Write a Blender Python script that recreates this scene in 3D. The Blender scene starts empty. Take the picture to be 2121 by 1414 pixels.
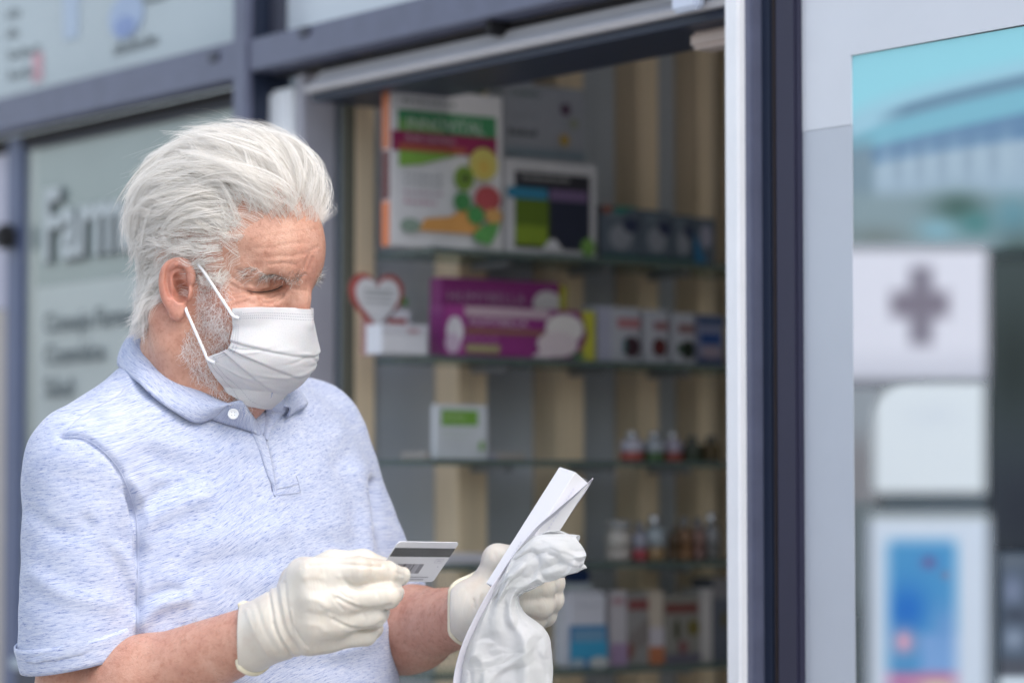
import bpy, bmesh, math, random
import numpy as np
import openvdb
from mathutils import Vector, Matrix
from mathutils.bvhtree import BVHTree

random.seed(7)
RNG = np.random.default_rng(11)
SC = bpy.context.scene
COL = SC.collection

# ------------------------------------------------------------------ camera, world, sun, exposure
FPX, CX, CY = 6172.0, 1060.5, 707.0           # focal length and centre of the picture, in photograph pixels
CAM = np.array((0.0, 0.0, 1.36))
PITCH = math.atan(333 / FPX)
cam_d = bpy.data.cameras.new('camera')
cam = bpy.data.objects.new('camera', cam_d)
COL.objects.link(cam)
cam.location = CAM
cam.rotation_euler = (math.pi / 2 + PITCH, 0, 0)
cam_d.sensor_width = 36.0
cam_d.lens = FPX / 2121 * 36
cam_d.clip_start, cam_d.clip_end = 0.05, 600
cam_d.dof.use_dof = True
cam_d.dof.focus_distance = 2.97
cam_d.dof.aperture_fstop = 3.1
cam_d.dof.aperture_blades = 0
SC.camera = cam

W = bpy.data.worlds.new('World')
SC.world = W
W.use_nodes = True
wn = W.node_tree
sky = wn.nodes.new('ShaderNodeTexSky')
sky.sky_type = 'NISHITA'
sky.sun_disc = False
SUN_EL, SUN_AZ = math.radians(52), math.radians(130)   # azimuth clockwise from +Y: behind the camera, to its right, so it grazes the shopfront
sky.sun_elevation = SUN_EL
sky.sun_rotation = SUN_AZ
sky.air_density = 1.2
sky.dust_density = 3.5
sky.ozone_density = 1.0
bg = wn.nodes['Background']
bg.inputs['Strength'].default_value = 0.15
hsv = wn.nodes.new('ShaderNodeHueSaturation')     # overcast: the blue is veiled
hsv.inputs['Saturation'].default_value = 0.62
wn.links.new(sky.outputs[0], hsv.inputs['Color'])
wn.links.new(hsv.outputs[0], bg.inputs[0])
sd = bpy.data.lights.new('sun', 'SUN')
sd.energy = 0.5
sd.angle = math.radians(60)
sd.color = (1.0, 0.97, 0.93)
sun = bpy.data.objects.new('sun', sd)
COL.objects.link(sun)
sdir = Vector((math.sin(SUN_AZ) * math.cos(SUN_EL), math.cos(SUN_AZ) * math.cos(SUN_EL), math.sin(SUN_EL)))
sun.rotation_euler = (-sdir).to_track_quat('-Z', 'Y').to_euler()
sun.location = (0, -6, 6)
SC.view_settings.view_transform = 'Standard'
SC.view_settings.look = 'None'
SC.view_settings.exposure = 1.12
SC.view_settings.gamma = 1.0
SC.cycles.use_denoising = True
SC.cycles.max_bounces = 10
SC.cycles.transparent_max_bounces = 16

# ------------------------------------------------------------------ geometry helpers
_cp, _sp = math.cos(PITCH), math.sin(PITCH)
def c2w(p):
    """camera-aligned metres (right, depth, up) -> world"""
    p = np.asarray(p, float)
    x, d, z = p[..., 0], p[..., 1], p[..., 2]
    return np.stack((CAM[0] + x, CAM[1] + d * _cp - z * _sp, CAM[2] + d * _sp + z * _cp), -1)
def w2c(p):
    q = np.asarray(p, float) - CAM
    return np.stack((q[..., 0], q[..., 1] * _cp + q[..., 2] * _sp, -q[..., 1] * _sp + q[..., 2] * _cp), -1)
def C(px, py, d):
    return np.array(((px - CX) / FPX * d, d, (CY - py) / FPX * d))
def PW(px, py, d):
    return c2w(C(px, py, d))
def w2px(p):
    q = w2c(p)
    return np.stack((CX + q[..., 0] / q[..., 1] * FPX, CY - q[..., 2] / q[..., 1] * FPX), -1)

WLOC = {}
def empty(name, loc, label=None, cat=None, group=None, kind=None):
    o = bpy.data.objects.new(name, None)
    COL.objects.link(o)
    o.empty_display_size = 0.05
    o.location = loc
    WLOC[o.name] = np.asarray(loc, float)
    tag(o, label, cat, group, kind)
    return o
def tag(o, label=None, cat=None, group=None, kind=None):
    for k, v in (('label', label), ('category', cat), ('group', group), ('kind', kind)):
        if v: o[k] = v
    return o
def wloc(o):
    return WLOC[o.name] if o is not None else np.zeros(3)
def adopt(o, parent, world_origin=None):
    """o's own coordinates stay parallel to the world's"""
    COL.objects.link(o)
    w = np.zeros(3) if world_origin is None else np.asarray(world_origin, float)
    if parent is not None:
        if world_origin is None: w = wloc(parent)
        o.parent = parent
        o.location = w - wloc(parent)
    else:
        o.location = w
    WLOC[o.name] = w
    return w
def mesh_obj(name, verts, faces, mat=None, parent=None, smooth=False, origin=None):
    verts = np.asarray(verts, float)
    if origin is None:
        origin = wloc(parent) if parent is not None else verts.mean(0)
    me = bpy.data.meshes.new(name)
    loc = verts - origin
    if isinstance(faces, np.ndarray):
        n, k = faces.shape
        me.vertices.add(len(loc)); me.vertices.foreach_set('co', loc.astype(np.float32).ravel())
        me.loops.add(n * k); me.loops.foreach_set('vertex_index', faces.astype(np.int32).ravel())
        me.polygons.add(n); me.polygons.foreach_set('loop_start', np.arange(0, n * k, k, dtype=np.int32))
        me.update(calc_edges=True)
    else:
        me.from_pydata([tuple(v) for v in loc], [], faces)
        me.update()
    if smooth:
        me.polygons.foreach_set('use_smooth', np.ones(len(me.polygons), bool))
    if mat is not None: me.materials.append(mat)
    o = bpy.data.objects.new(name, me)
    adopt(o, parent, origin)
    return o
BOXF = [(0, 1, 3, 2), (4, 6, 7, 5), (0, 4, 5, 1), (2, 3, 7, 6), (0, 2, 6, 4), (1, 5, 7, 3)]
def box_obj(name, org, ax, ranges, mat, parent=None, bevel=0.0, segs=2):
    """box along three unit axes ax from origin org"""
    org = np.asarray(org, float); ax = np.asarray(ax, float)
    bm = bmesh.new()
    vs = []
    for i in (0, 1):
        for j in (0, 1):
            for k in (0, 1):
                vs.append(bm.verts.new(org + ax[0] * ranges[0][i] + ax[1] * ranges[1][j] + ax[2] * ranges[2][k]))
    for f in BOXF: bm.faces.new([vs[i] for i in f])
    bmesh.ops.recalc_face_normals(bm, faces=bm.faces)
    if bevel > 0:
        bmesh.ops.bevel(bm, geom=list(bm.edges), offset=bevel, segments=segs, affect='EDGES', clamp_overlap=True)
    return bm_obj(name, bm, mat, parent)
def bm_obj(name, bm, mat, parent=None, smooth=False, origin=None):
    co = np.array([v.co for v in bm.verts])
    if origin is None: origin = wloc(parent) if parent is not None else co.mean(0)
    for v in bm.verts: v.co -= Vector(origin)
    me = bpy.data.meshes.new(name)
    bm.to_mesh(me); bm.free()
    if smooth: me.polygons.foreach_set('use_smooth', np.ones(len(me.polygons), bool))
    if mat is not None: me.materials.append(mat)
    o = bpy.data.objects.new(name, me)
    adopt(o, parent, origin)
    return o
def catmull(pts, n):
    """n samples along a Catmull-Rom through pts (k, dim)"""
    P = np.asarray(pts, float)
    P = np.vstack((2 * P[0] - P[1], P, 2 * P[-1] - P[-2]))
    m = len(P) - 3
    t = np.linspace(0, m - 1e-9, n)
    i = t.astype(int); f = (t - i)[:, None]
    a, b, c, d = P[i], P[i + 1], P[i + 2], P[i + 3]
    return 0.5 * (2 * b + (c - a) * f + (2 * a - 5 * b + 4 * c - d) * f ** 2 + (3 * b - a - 3 * c + d) * f ** 3)
def tube_mesh(path, rad, seg=8, caps=True):
    P = np.asarray(path, float); n = len(P)
    rad = np.broadcast_to(np.asarray(rad, float), (n,))
    T = np.gradient(P, axis=0); T /= np.linalg.norm(T, axis=1)[:, None]
    up = np.array((0.13, 0.31, 0.94)); V = []
    for i in range(n):
        a = np.cross(T[i], up); a /= np.linalg.norm(a); b = np.cross(T[i], a); up = -b if False else up
        for k in range(seg):
            th = 2 * math.pi * k / seg
            V.append(P[i] + rad[i] * (math.cos(th) * a + math.sin(th) * b))
    Fs = []
    for i in range(n - 1):
        for k in range(seg):
            k2 = (k + 1) % seg
            Fs.append((i * seg + k, i * seg + k2, (i + 1) * seg + k2, (i + 1) * seg + k))
    if caps:
        Fs.append(tuple(range(seg))); Fs.append(tuple(range((n - 1) * seg, n * seg))[::-1])
    return np.array(V), Fs
def grid_faces(nu, nv, wrap_u=False):
    Fs = []
    for j in range(nv - 1):
        for i in range(nu if wrap_u else nu - 1):
            i2 = (i + 1) % nu
            Fs.append((j * nu + i, j * nu + i2, (j + 1) * nu + i2, (j + 1) * nu + i))
    return Fs
def solidify(o, th, offset=0.0):
    m = o.modifiers.new('thickness', 'SOLIDIFY'); m.thickness = th; m.offset = offset
    return o
def smooth01(x, a, b):
    t = np.clip((np.asarray(x, float) - a) / (b - a), 0, 1)
    return t * t * (3 - 2 * t)
def text_obj(s, org, ux, uz, h, mat, parent, extrude=0.0003, align='LEFT', shear=0.0, squeeze=1.0, name='lettering', bold=0.0):
    """letters of cap height h on the plane (ux right, uz up)"""
    cu = bpy.data.curves.new(name, 'FONT')
    cu.body = s; cu.size = h / 0.69; cu.extrude = extrude; cu.align_x = align; cu.shear = shear
    cu.resolution_u = 4 if h > 0.05 else 2; cu.offset = bold
    cu.materials.append(mat)
    tmp = bpy.data.objects.new('tmp_text', cu)
    me = bpy.data.meshes.new_from_object(tmp)
    bpy.data.objects.remove(tmp); bpy.data.curves.remove(cu)
    if not me.materials: me.materials.append(mat)
    o = bpy.data.objects.new(name, me)
    ux = Vector(ux).normalized(); uz = Vector(uz).normalized(); nz = ux.cross(uz).normalized(); uz = nz.cross(ux)
    R = Matrix((ux * squeeze, uz, nz)).transposed()
    me.transform(R.to_4x4())
    adopt(o, parent, np.asarray(org, float))
    return o

# ------------------------------------------------------------------ node helpers
def nmat(name):
    m = bpy.data.materials.new(name); m.use_nodes = True
    t = m.node_tree
    return m, t, t.nodes['Principled BSDF']
def nd(t, kind, **kw):
    n = t.nodes.new(kind)
    for k, v in kw.items():
        if k.startswith('i_'):
            key = k[2:]
            key = int(key) if key.isdigit() else key.replace('_', ' ')
            n.inputs[key].default_value = v
        else: setattr(n, k, v)
    return n
def ramp(t, fac, stops):
    r = t.nodes.new('ShaderNodeValToRGB')
    el = r.color_ramp.elements
    while len(el) < len(stops): el.new(0.5)
    for e, (p, c) in zip(el, stops):
        e.position = p; e.color = (*c, 1) if len(c) == 3 else c
    t.links.new(fac, r.inputs[0])
    return r
def plain(name, col, rough=0.5, spec=0.5, metal=0.0, var=0.06, scale=14.0, bump=0.0, bscale=200.0, coat=0.0):
    """colour with a little grain and wear"""
    m, t, b = nmat(name)
    tc = nd(t, 'ShaderNodeTexCoord')
    nz = nd(t, 'ShaderNodeTexNoise', i_Scale=scale, i_Detail=5.0, i_Roughness=0.6)
    t.links.new(tc.outputs['Object'], nz.inputs['Vector'])
    c = np.array(col, float)
    r = ramp(t, nz.outputs[0], [(0.3, tuple(np.clip(c * (1 - var), 0, 1))), (0.7, tuple(np.clip(c * (1 + var), 0, 1)))])
    t.links.new(r.outputs[0], b.inputs['Base Color'])
    b.inputs['Roughness'].default_value = rough
    b.inputs['Specular IOR Level'].default_value = spec
    b.inputs['Metallic'].default_value = metal
    b.inputs['Coat Weight'].default_value = coat
    if bump:
        n2 = nd(t, 'ShaderNodeTexNoise', i_Scale=bscale, i_Detail=3.0)
        t.links.new(tc.outputs['Object'], n2.inputs['Vector'])
        bp = nd(t, 'ShaderNodeBump', i_Strength=bump, i_Distance=0.002)
        t.links.new(n2.outputs[0], bp.inputs['Height'])
        t.links.new(bp.outputs[0], b.inputs['Normal'])
    return m
_pc = {}
def ink(col, rough=0.45):
    k = (tuple(round(float(c), 3) for c in col), rough)
    if k not in _pc: _pc[k] = plain('printed_ink', col, rough, 0.4, var=0.03, scale=60)
    return _pc[k]
def srgb(r, g, b):
    f = lambda c: (c / 255 / 12.92) if c / 255 <= 0.04045 else ((c / 255 + 0.055) / 1.055) ** 2.4
    return (f(r), f(g), f(b))

# ------------------------------------------------------------------ signed-distance sculpting
def smin(a, d, k):
    if k <= 0: return np.minimum(a, d)
    h = np.clip(0.5 + 0.5 * (a - d) / k, 0, 1)
    return a * (1 - h) + d * h - k * h * (1 - h)
class Clay:
    def __init__(s, lo, hi, h):
        s.lo = np.array(lo, float); s.h = h
        s.n = np.ceil((np.array(hi, float) - s.lo) / h).astype(int) + 1
        s.v = np.full(s.n, 0.5, np.float32)
        s.ax = [(s.lo[i] + h * np.arange(s.n[i])).astype(np.float32) for i in range(3)]
    def twin(s):
        c = Clay.__new__(Clay); c.lo, c.h, c.n, c.ax = s.lo, s.h, s.n, s.ax
        c.v = np.full(s.n, 0.5, np.float32); return c
    def _sl(s, lo, hi):
        a = np.clip(np.floor((np.asarray(lo) - s.lo) / s.h).astype(int), 0, s.n)
        b = np.clip(np.ceil((np.asarray(hi) - s.lo) / s.h).astype(int) + 1, 0, s.n)
        sl = tuple(slice(int(i), int(j)) for i, j in zip(a, b))
        X = s.ax[0][sl[0]][:, None, None]; Y = s.ax[1][sl[1]][None, :, None]; Z = s.ax[2][sl[2]][None, None, :]
        return sl, X, Y, Z
    def _put(s, sl, d, k, sub):
        a = s.v[sl]
        s.v[sl] = (-smin(-a, d, k) if sub else smin(a, d, k))
    def ell(s, c, r, k=0.0, rot=None, sub=False):
        c = np.asarray(c, float); r = np.asarray(r, float)
        R = np.eye(3) if rot is None else np.asarray(rot, float)     # rows: local axes
        ext = np.sqrt(((R * r[:, None]) ** 2).sum(0)) + k + 6 * s.h
        sl, X, Y, Z = s._sl(c - ext, c + ext)
        X = X - c[0]; Y = Y - c[1]; Z = Z - c[2]
        q = [R[i, 0] * X + R[i, 1] * Y + R[i, 2] * Z for i in range(3)]
        k0 = np.sqrt(sum((q[i] / r[i]) ** 2 for i in range(3))) + 1e-9
        k1 = np.sqrt(sum((q[i] / r[i] ** 2) ** 2 for i in range(3))) + 1e-9
        s._put(sl, (k0 * (k0 - 1) / k1).astype(np.float32), k, sub)
    def cap(s, a, b, r1, r2=None, k=0.0, sub=False):
        a = np.asarray(a, float); b = np.asarray(b, float); r2 = r1 if r2 is None else r2
        m = max(r1, r2) + k + 6 * s.h
        sl, X, Y, Z = s._sl(np.minimum(a, b) - m, np.maximum(a, b) + m)
        d = b - a; L = (d * d).sum() + 1e-12
        X = X - a[0]; Y = Y - a[1]; Z = Z - a[2]
        t = np.clip((X * d[0] + Y * d[1] + Z * d[2]) / L, 0, 1)
        dist = np.sqrt((X - t * d[0]) ** 2 + (Y - t * d[1]) ** 2 + (Z - t * d[2]) ** 2) - (r1 + (r2 - r1) * t)
        s._put(sl, dist.astype(np.float32), k, sub)
    def chain(s, pts, rad, k=0.0, k0=None):
        for i in range(len(pts) - 1):
            s.cap(pts[i], pts[i + 1], rad[i], rad[i + 1], (k0 if (i == 0 and k0 is not None) else k))
    def groove(s, pts, w, depth, n=None):
        P = np.asarray(pts, float)
        if n: P = catmull(P, n)
        m = 3 * w + s.h
        for a, b in zip(P[:-1], P[1:]):
            pass
        sl, X, Y, Z = s._sl(P.min(0) - m, P.max(0) + m)
        best = None
        for a, b in zip(P[:-1], P[1:]):
            d = b - a; L = (d * d).sum() + 1e-12
            x = X - a[0]; y = Y - a[1]; z = Z - a[2]
            t = np.clip((x * d[0] + y * d[1] + z * d[2]) / L, 0, 1)
            q = (x - t * d[0]) ** 2 + (y - t * d[1]) ** 2 + (z - t * d[2]) ** 2
            best = q if best is None else np.minimum(best, q)
        s.v[sl] += (depth * np.exp(-best / (w * w))).astype(np.float32)
    def cut(s, p, n, k=0.0):
        """keep the side the normal points away from"""
        p = np.asarray(p, float); n = np.asarray(n, float); n = n / np.linalg.norm(n)
        sl, X, Y, Z = s._sl(s.lo, s.lo + s.h * s.n)
        d = (X - p[0]) * n[0] + (Y - p[1]) * n[1] + (Z - p[2]) * n[2]
        s.v = -smin(-s.v, (-d).astype(np.float32), k) if k else np.maximum(s.v, d.astype(np.float32))
    def mesh(s, iso=0.0, relax=1):
        g = openvdb.FloatGrid(background=4 * s.h)
        g.copyFromArray(np.clip(s.v - iso, -4 * s.h, 4 * s.h).astype(np.float64))
        pts, quads = g.convertToQuads(0.0)
        P = pts.astype(float) * s.h + s.lo
        Q = quads.astype(np.int64)
        for _ in range(relax): P = relax_mesh(P, Q, 0.5)
        return P, Q
def relax_mesh(P, Q, f):
    acc = np.zeros_like(P); cnt = np.zeros(len(P))
    for i in range(4):
        a, b = Q[:, i], Q[:, (i + 1) % 4]
        for j in range(3):
            acc[:, j] += np.bincount(a, P[b, j], len(P)) + np.bincount(b, P[a, j], len(P))
        cnt += np.bincount(a, minlength=len(P)) + np.bincount(b, minlength=len(P))
    cnt[cnt == 0] = 1
    return P + f * (acc / cnt[:, None] - P)
def vnormals(P, Q):
    n = np.cross(P[Q[:, 2]] - P[Q[:, 0]], P[Q[:, 3]] - P[Q[:, 1]])
    N = np.zeros_like(P)
    for i in range(4):
        for j in range(3): N[:, j] += np.bincount(Q[:, i], n[:, j], len(P))
    return N / (np.linalg.norm(N, axis=1)[:, None] + 1e-12)
def poly_dist(xy, pts):
    """distance of 2-D points to a polyline"""
    best = np.full(len(xy), 1e9)
    for a, b in zip(pts[:-1], pts[1:]):
        a = np.asarray(a, float); d = np.asarray(b, float) - a; L = (d * d).sum() + 1e-9
        q = xy - a; t = np.clip((q @ d) / L, 0, 1)
        best = np.minimum(best, np.linalg.norm(q - t[:, None] * d, axis=1))
    return best
def set_attr(o, name, arr, typ='FLOAT_VECTOR'):
    at = o.data.attributes.new(name, typ, 'POINT')
    key = 'vector' if typ == 'FLOAT_VECTOR' else ('color' if 'COLOR' in typ else 'value')
    at.data.foreach_set(key, np.asarray(arr, np.float32).ravel())
def hair_obj(name, strands, radius, mat, parent):
    """strands: (n, k, 3) world points -> one hair-curves object"""
    n, k, _ = strands.shape
    if n == 0: return None
    cu = bpy.data.hair_curves.new(name)
    cu.add_curves([k] * n)
    org = wloc(parent)
    cu.position_data.foreach_set('vector', (strands - org).astype(np.float32).ravel())
    r = cu.attributes.get('radius') or cu.attributes.new('radius', 'FLOAT', 'POINT')
    s = np.linspace(0, 1, k)
    rr = np.asarray(radius, float)
    rr = (rr[:, None] if rr.ndim else rr) * np.clip(1.15 - s ** 2.2, 0.12, 1)[None, :] * np.ones((n, 1))
    r.data.foreach_set('value', rr.astype(np.float32).ravel())
    cu.materials.append(mat)
    o = bpy.data.objects.new(name, cu)
    adopt(o, parent)
    return o
# ------------------------------------------------------------------ shopfront frame of reference
TH = math.atan(4460 / FPX)
FE = np.array((math.sin(TH), -math.cos(TH), 0))      # along the shopfront, towards the near (right) end
FN = np.array((-math.cos(TH), -math.sin(TH), 0))     # out of the shopfront, towards the street
UZ = np.array((0, 0, 1.0))
_w0 = PW(525, 707, 4.3); W0 = np.array((_w0[0], _w0[1], 0))
def ray(px, py):
    return c2w(C(px, py, 1.0)) - CAM
def hit(px, py, p0, n):
    r = ray(px, py)
    return CAM + r * (((p0 - CAM) @ n) / (r @ n))
def fac(px, py, s=0.0):
    p = hit(px, py, W0 + FN * s, FN)
    return np.array(((p - W0) @ FE, p[2]))
def fz(pts, s): return float(np.mean([fac(x, y, s)[1] for x, y in pts]))
def ft(x, s=0.0, y=700): return float(fac(x, y, s)[0])
FAX = (FE, FN, UZ)
def fb(name, t, s, z, mat, parent=None, bevel=0.002):
    return box_obj(name, W0, FAX, (t, s, z), mat, parent, bevel)
def fpt(t, s, z): return W0 + FE * t + FN * s + UZ * z

# materials of the shop
M_frame = plain('anthracite_powder_coat', (0.11, 0.122, 0.185), 0.42, 0.5, var=0.10, scale=22, bump=0.08, bscale=500)
M_frame_dk = plain('dark_gasket_metal', (0.045, 0.05, 0.075), 0.5, 0.5, var=0.05)
M_gap = plain('black_rubber_seal', (0.02, 0.02, 0.023), 0.7, 0.3)
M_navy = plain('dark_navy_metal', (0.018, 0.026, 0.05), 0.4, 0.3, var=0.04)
M_plum = plain('dark_violet_grey_metal', (0.032, 0.032, 0.06), 0.45, 0.3, var=0.04)
M_alu = plain('brushed_aluminium', (0.84, 0.87, 0.90), 0.35, 0.5, metal=0.0, var=0.05, scale=40)
M_white = plain('white_lacquer', (0.87, 0.88, 0.90), 0.35, 0.5, var=0.03)
M_lilac = plain('grey_anodised_metal', (0.36, 0.36, 0.41), 0.4, 0.5, var=0.05)
M_inner = plain('blue_grey_door_profile', (0.36, 0.42, 0.48), 0.5, 0.5, var=0.05, scale=8)
M_film = plain('teal_window_film', (0.245, 0.30, 0.295), 0.25, 0.5, var=0.05, scale=3, coat=0.3)
M_film_lt = plain('pale_window_film', (0.37, 0.42, 0.425), 0.25, 0.5, var=0.05, scale=3, coat=0.3)
M_film_top = plain('milky_window_film', (0.36, 0.42, 0.45), 0.25, 0.5, var=0.07, scale=2.5, coat=0.3)
M_sheet = plain('pale_blue_window_film', (0.52, 0.58, 0.63), 0.3, 0.5, var=0.04, scale=3, coat=0.3)
M_margin = plain('bare_glass_margin', (0.30, 0.34, 0.33), 0.12, 0.6, var=0.05, scale=4, coat=0.4)
M_bead = plain('beige_glazing_bead', (0.42, 0.38, 0.38), 0.5, 0.4)
M_letter = plain('grey_cut_letters', (0.43, 0.48, 0.495), 0.4, 0.4)
M_letter_sh = plain('letter_shadow_paint', (0.13, 0.15, 0.155), 0.5, 0.3)  # colour of the shadow painted behind the big letters
M_text = plain('dark_print', (0.11, 0.135, 0.145), 0.5, 0.3)
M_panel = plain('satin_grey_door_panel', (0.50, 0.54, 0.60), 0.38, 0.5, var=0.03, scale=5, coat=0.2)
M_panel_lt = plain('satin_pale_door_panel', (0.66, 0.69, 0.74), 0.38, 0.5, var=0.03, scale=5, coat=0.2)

# ground
def ground():
    m, t, b = nmat('pavement_concrete')
    tc = nd(t, 'ShaderNodeTexCoord')
    n1 = nd(t, 'ShaderNodeTexNoise', i_Scale=3.0, i_Detail=8.0)
    t.links.new(tc.outputs['Object'], n1.inputs['Vector'])
    r = ramp(t, n1.outputs[0], [(0.3, (0.30, 0.29, 0.28)), (0.7, (0.42, 0.41, 0.40))])
    t.links.new(r.outputs[0], b.inputs['Base Color']); b.inputs['Roughness'].default_value = 0.85
    mesh_obj('pavement', [(-150, -150, 0), (150, -150, 0), (150, 150, 0), (-150, 150, 0)], [(0, 1, 2, 3)], m)['kind'] = 'structure'
ground()

# ------------------------------------------------------------------ the shopfront
front = empty('shopfront', fpt(0, 0, 0), 'grey metal pharmacy shopfront with lettered windows and an open sliding entrance', 'shopfront')
SR = 0.045
zr_top = fz([(0, 208), (245, 143), (487, 79)], SR)
zr_bot = fz([(0, 273), (240, 219), (475, 166)], SR)
t_end = ft(2121, 0.05) + 0.5
t_left = ft(0, 0) - 3.0
t_m0, t_m1 = ft(484, SR), ft(512, SR)
t_open0 = ft(640, 0.0); t_open1 = ft(1502, 0.06)
# horizontal rail, ends against the right-hand post
fb('rail', (t_left, t_m0 - 0.001), (0, SR), (zr_bot, zr_top), M_frame, front)
zr_top2 = fz([(600, 60), (860, 0)], SR)
zr_bot2 = fz([(560, 139), (880, 66), (1120, 11)], SR)
fb('rail', (t_m1 + 0.001, t_open1 + 0.02), (0, SR), (zr_bot2, zr_top2), M_frame, front)
print('rail z', zr_top, zr_bot, zr_top2, zr_bot2)
# centre mullion: a proud front face and a recessed dark cheek
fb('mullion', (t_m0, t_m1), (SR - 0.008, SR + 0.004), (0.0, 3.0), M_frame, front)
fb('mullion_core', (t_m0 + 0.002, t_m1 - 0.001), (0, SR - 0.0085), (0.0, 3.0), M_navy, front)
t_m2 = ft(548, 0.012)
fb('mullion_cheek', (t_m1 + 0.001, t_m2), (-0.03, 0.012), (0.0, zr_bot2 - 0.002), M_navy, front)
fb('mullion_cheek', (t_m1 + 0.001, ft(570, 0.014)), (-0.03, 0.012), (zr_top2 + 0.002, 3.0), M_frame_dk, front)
# left lower window: dark sash top, glazing, left mullion
fb('shadow_gap', (t_left, t_m0 - 0.001), (-0.05, 0.004), (zr_bot - 0.022, zr_bot - 0.001), M_gap, front)
zs1 = zr_bot - 0.023
zs0 = fz([(60, 310), (300, 250)], 0.01)
fb('sash_rail', (ft(46, 0.015), t_m0 - 0.001), (-0.03, 0.015), (zs0, zs1), M_frame_dk, front)
t_p0, t_p1 = ft(11, 0.006), ft(41, 0.006)
fb('mullion', (t_p0, t_p1), (-0.03, 0.006), (0.0, zr_bot - 0.002), plain('blue_grey_powder_coat', (0.085, 0.11, 0.20), 0.4, 0.5, var=0.05), front)
zk = fz([(20, 1368)], 0.02)
fb('kick_rail', (t_p1 + 0.001, t_m0 - 0.001), (-0.03, 0.02), (zk - 0.012, zk + 0.006), M_inner, front)
fb('kick_panel', (t_p1 + 0.001, t_m0 - 0.001), (-0.03, 0.01), (0.0, zk - 0.013), M_frame_dk, front)
glz = empty('window', fpt(t_p1, 0, zk), None, None); glz.parent = front; glz.location = fpt(t_p1, 0, zk) - wloc(front)
t_g0, t_g1 = ft(70, 0), t_m0
zmid = fz([(180, 582)], 0.0)
fb('glass_margin', (t_p1 + 0.001, t_g0), (-0.012, -0.004), (zk + 0.007, zs0 - 0.001), M_margin, glz, 0)
fb('window_film', (t_g0 + 0.0005, t_g1), (-0.012, -0.003), (zmid + 0.0005, zs0 - 0.001), M_film, glz, 0)
fb('window_film', (t_g0 + 0.0005, t_g1), (-0.012, -0.0025), (zk + 0.007, zmid), M_film_lt, glz, 0)
def ftext(s, px, py, cap_px, mat, parent, sh=None, squeeze=1.0, off=0.003, ex=0.0006, bold=0.0):
    t, z = fac(px, py, off)
    h = abs(fac(px, py - cap_px, off)[1] - z)
    p = fpt(t, off, z)
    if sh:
        text_obj(s, p - FN * (off - 0.0005) + FE * 0.004 - UZ * 0.006, FE, UZ, h, sh, parent, 0.0004, squeeze=squeeze, bold=bold)  # cast shadow of the letters, put in as a dark offset copy
    return text_obj(s, p, FE, UZ, h, mat, parent, ex, squeeze=squeeze, bold=bold)
ftext('Farmacia', 86, 538, 142, M_letter, glz, M_letter_sh, 0.84, 0.005, 0.0012, bold=0.0035)
ftext('Consejo Farmacéutico', 90, 690, 42, M_text, glz, squeeze=1.0)
ftext('Cosmética', 90, 756, 42, M_text, glz)
ftext('Salud', 90, 824, 42, M_text, glz)
# far left door leaf with its black handle
leaf = empty('side_door', fpt(t_p0 - 0.3, 0, 0), 'pale lilac door leaf with black handle beyond the blue mullion at left edge', 'door')
fb('door_leaf', (t_p0 - 2.9, t_p0 - 0.003), (-0.03, -0.005), (fz([(5, 640)], 0), zr_bot - 0.024), plain('lilac_grey_panel', (0.42, 0.42, 0.52), 0.4), leaf)
fb('door_leaf', (t_p0 - 2.9, t_p0 - 0.003), (-0.03, -0.004), (0.0, fz([(5, 640)], 0) - 0.004), plain('putty_panel', (0.40, 0.37, 0.35), 0.5), leaf)
hz = fz([(8, 488)], 0.03)
hb = box_obj('door_handle', fpt(ft(2, 0.03), 0, hz), FAX, ((-0.03, 0.011), (0.004, 0.035), (-0.02, 0.02)), M_gap, leaf, 0.008)
# upper windows with milky film
zu = 3.0
upl = empty('fanlight', fpt(t_m0 - 0.4, 0, zr_top)); upl.parent = front; upl.location = wloc(upl) - wloc(front)
fb('glazing_bead', (t_left, t_m0 - 0.001), (-0.012, 0.010), (zr_top + 0.001, zr_top + 0.011), M_bead, upl)
fb('window_film', (t_left, t_m0 - 0.001), (-0.012, -0.003), (zr_top + 0.012, zu), M_film_top, upl, 0)
fb('glazing_bead', (ft(571, 0.014), t_open1 + 0.02), (-0.012, 0.010), (zr_top2 + 0.001, zr_top2 + 0.010), M_bead, upl)
fb('window_film', (ft(571, 0.014), t_open1 + 0.02), (-0.012, -0.003), (zr_top2 + 0.011, zu), M_sheet, upl, 0)
def fdisc(name, px, py, rpx, rpy, mat, parent, s=0.0):
    t0, z0 = fac(px, py, s); rt = abs(fac(px + rpx, py, s)[0] - t0); rz = abs(fac(px, py + rpy, s)[1] - z0)
    V = [fpt(t0 + rt * math.cos(a), s, z0 + rz * math.sin(a)) for a in np.linspace(0, 2 * math.pi, 24, endpoint=False)]
    V2 = [v + FN * 0.0015 for v in V]
    F = [tuple(range(24))[::-1], tuple(range(24, 48))] + [(i, (i + 1) % 24, 24 + (i + 1) % 24, 24 + i) for i in range(24)]
    return mesh_obj(name, V + V2, F, mat, parent)
def fquad(name, pts, mat, parent, s=0.0, th=0.0012):
    V = []
    for px, py in pts:
        t, z = fac(px, py, s); V.append(fpt(t, s, z))
    V2 = [v + FN * th for v in V]; n = len(V)
    return mesh_obj(name, V + V2, [tuple(range(n))[::-1], tuple(range(n, 2 * n))] + [(i, (i + 1) % n, n + (i + 1) % n, n + i) for i in range(n)], mat, parent)
bl1, bl2, pk = ink((0.34, 0.43, 0.58)), ink((0.22, 0.30, 0.52)), ink((0.55, 0.32, 0.36))
fdisc('printed_logo', 262, 35, 36, 46, bl1, upl, -0.002); fdisc('printed_logo', 258, 56, 20, 22, bl2, upl, -0.0002)
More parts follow.
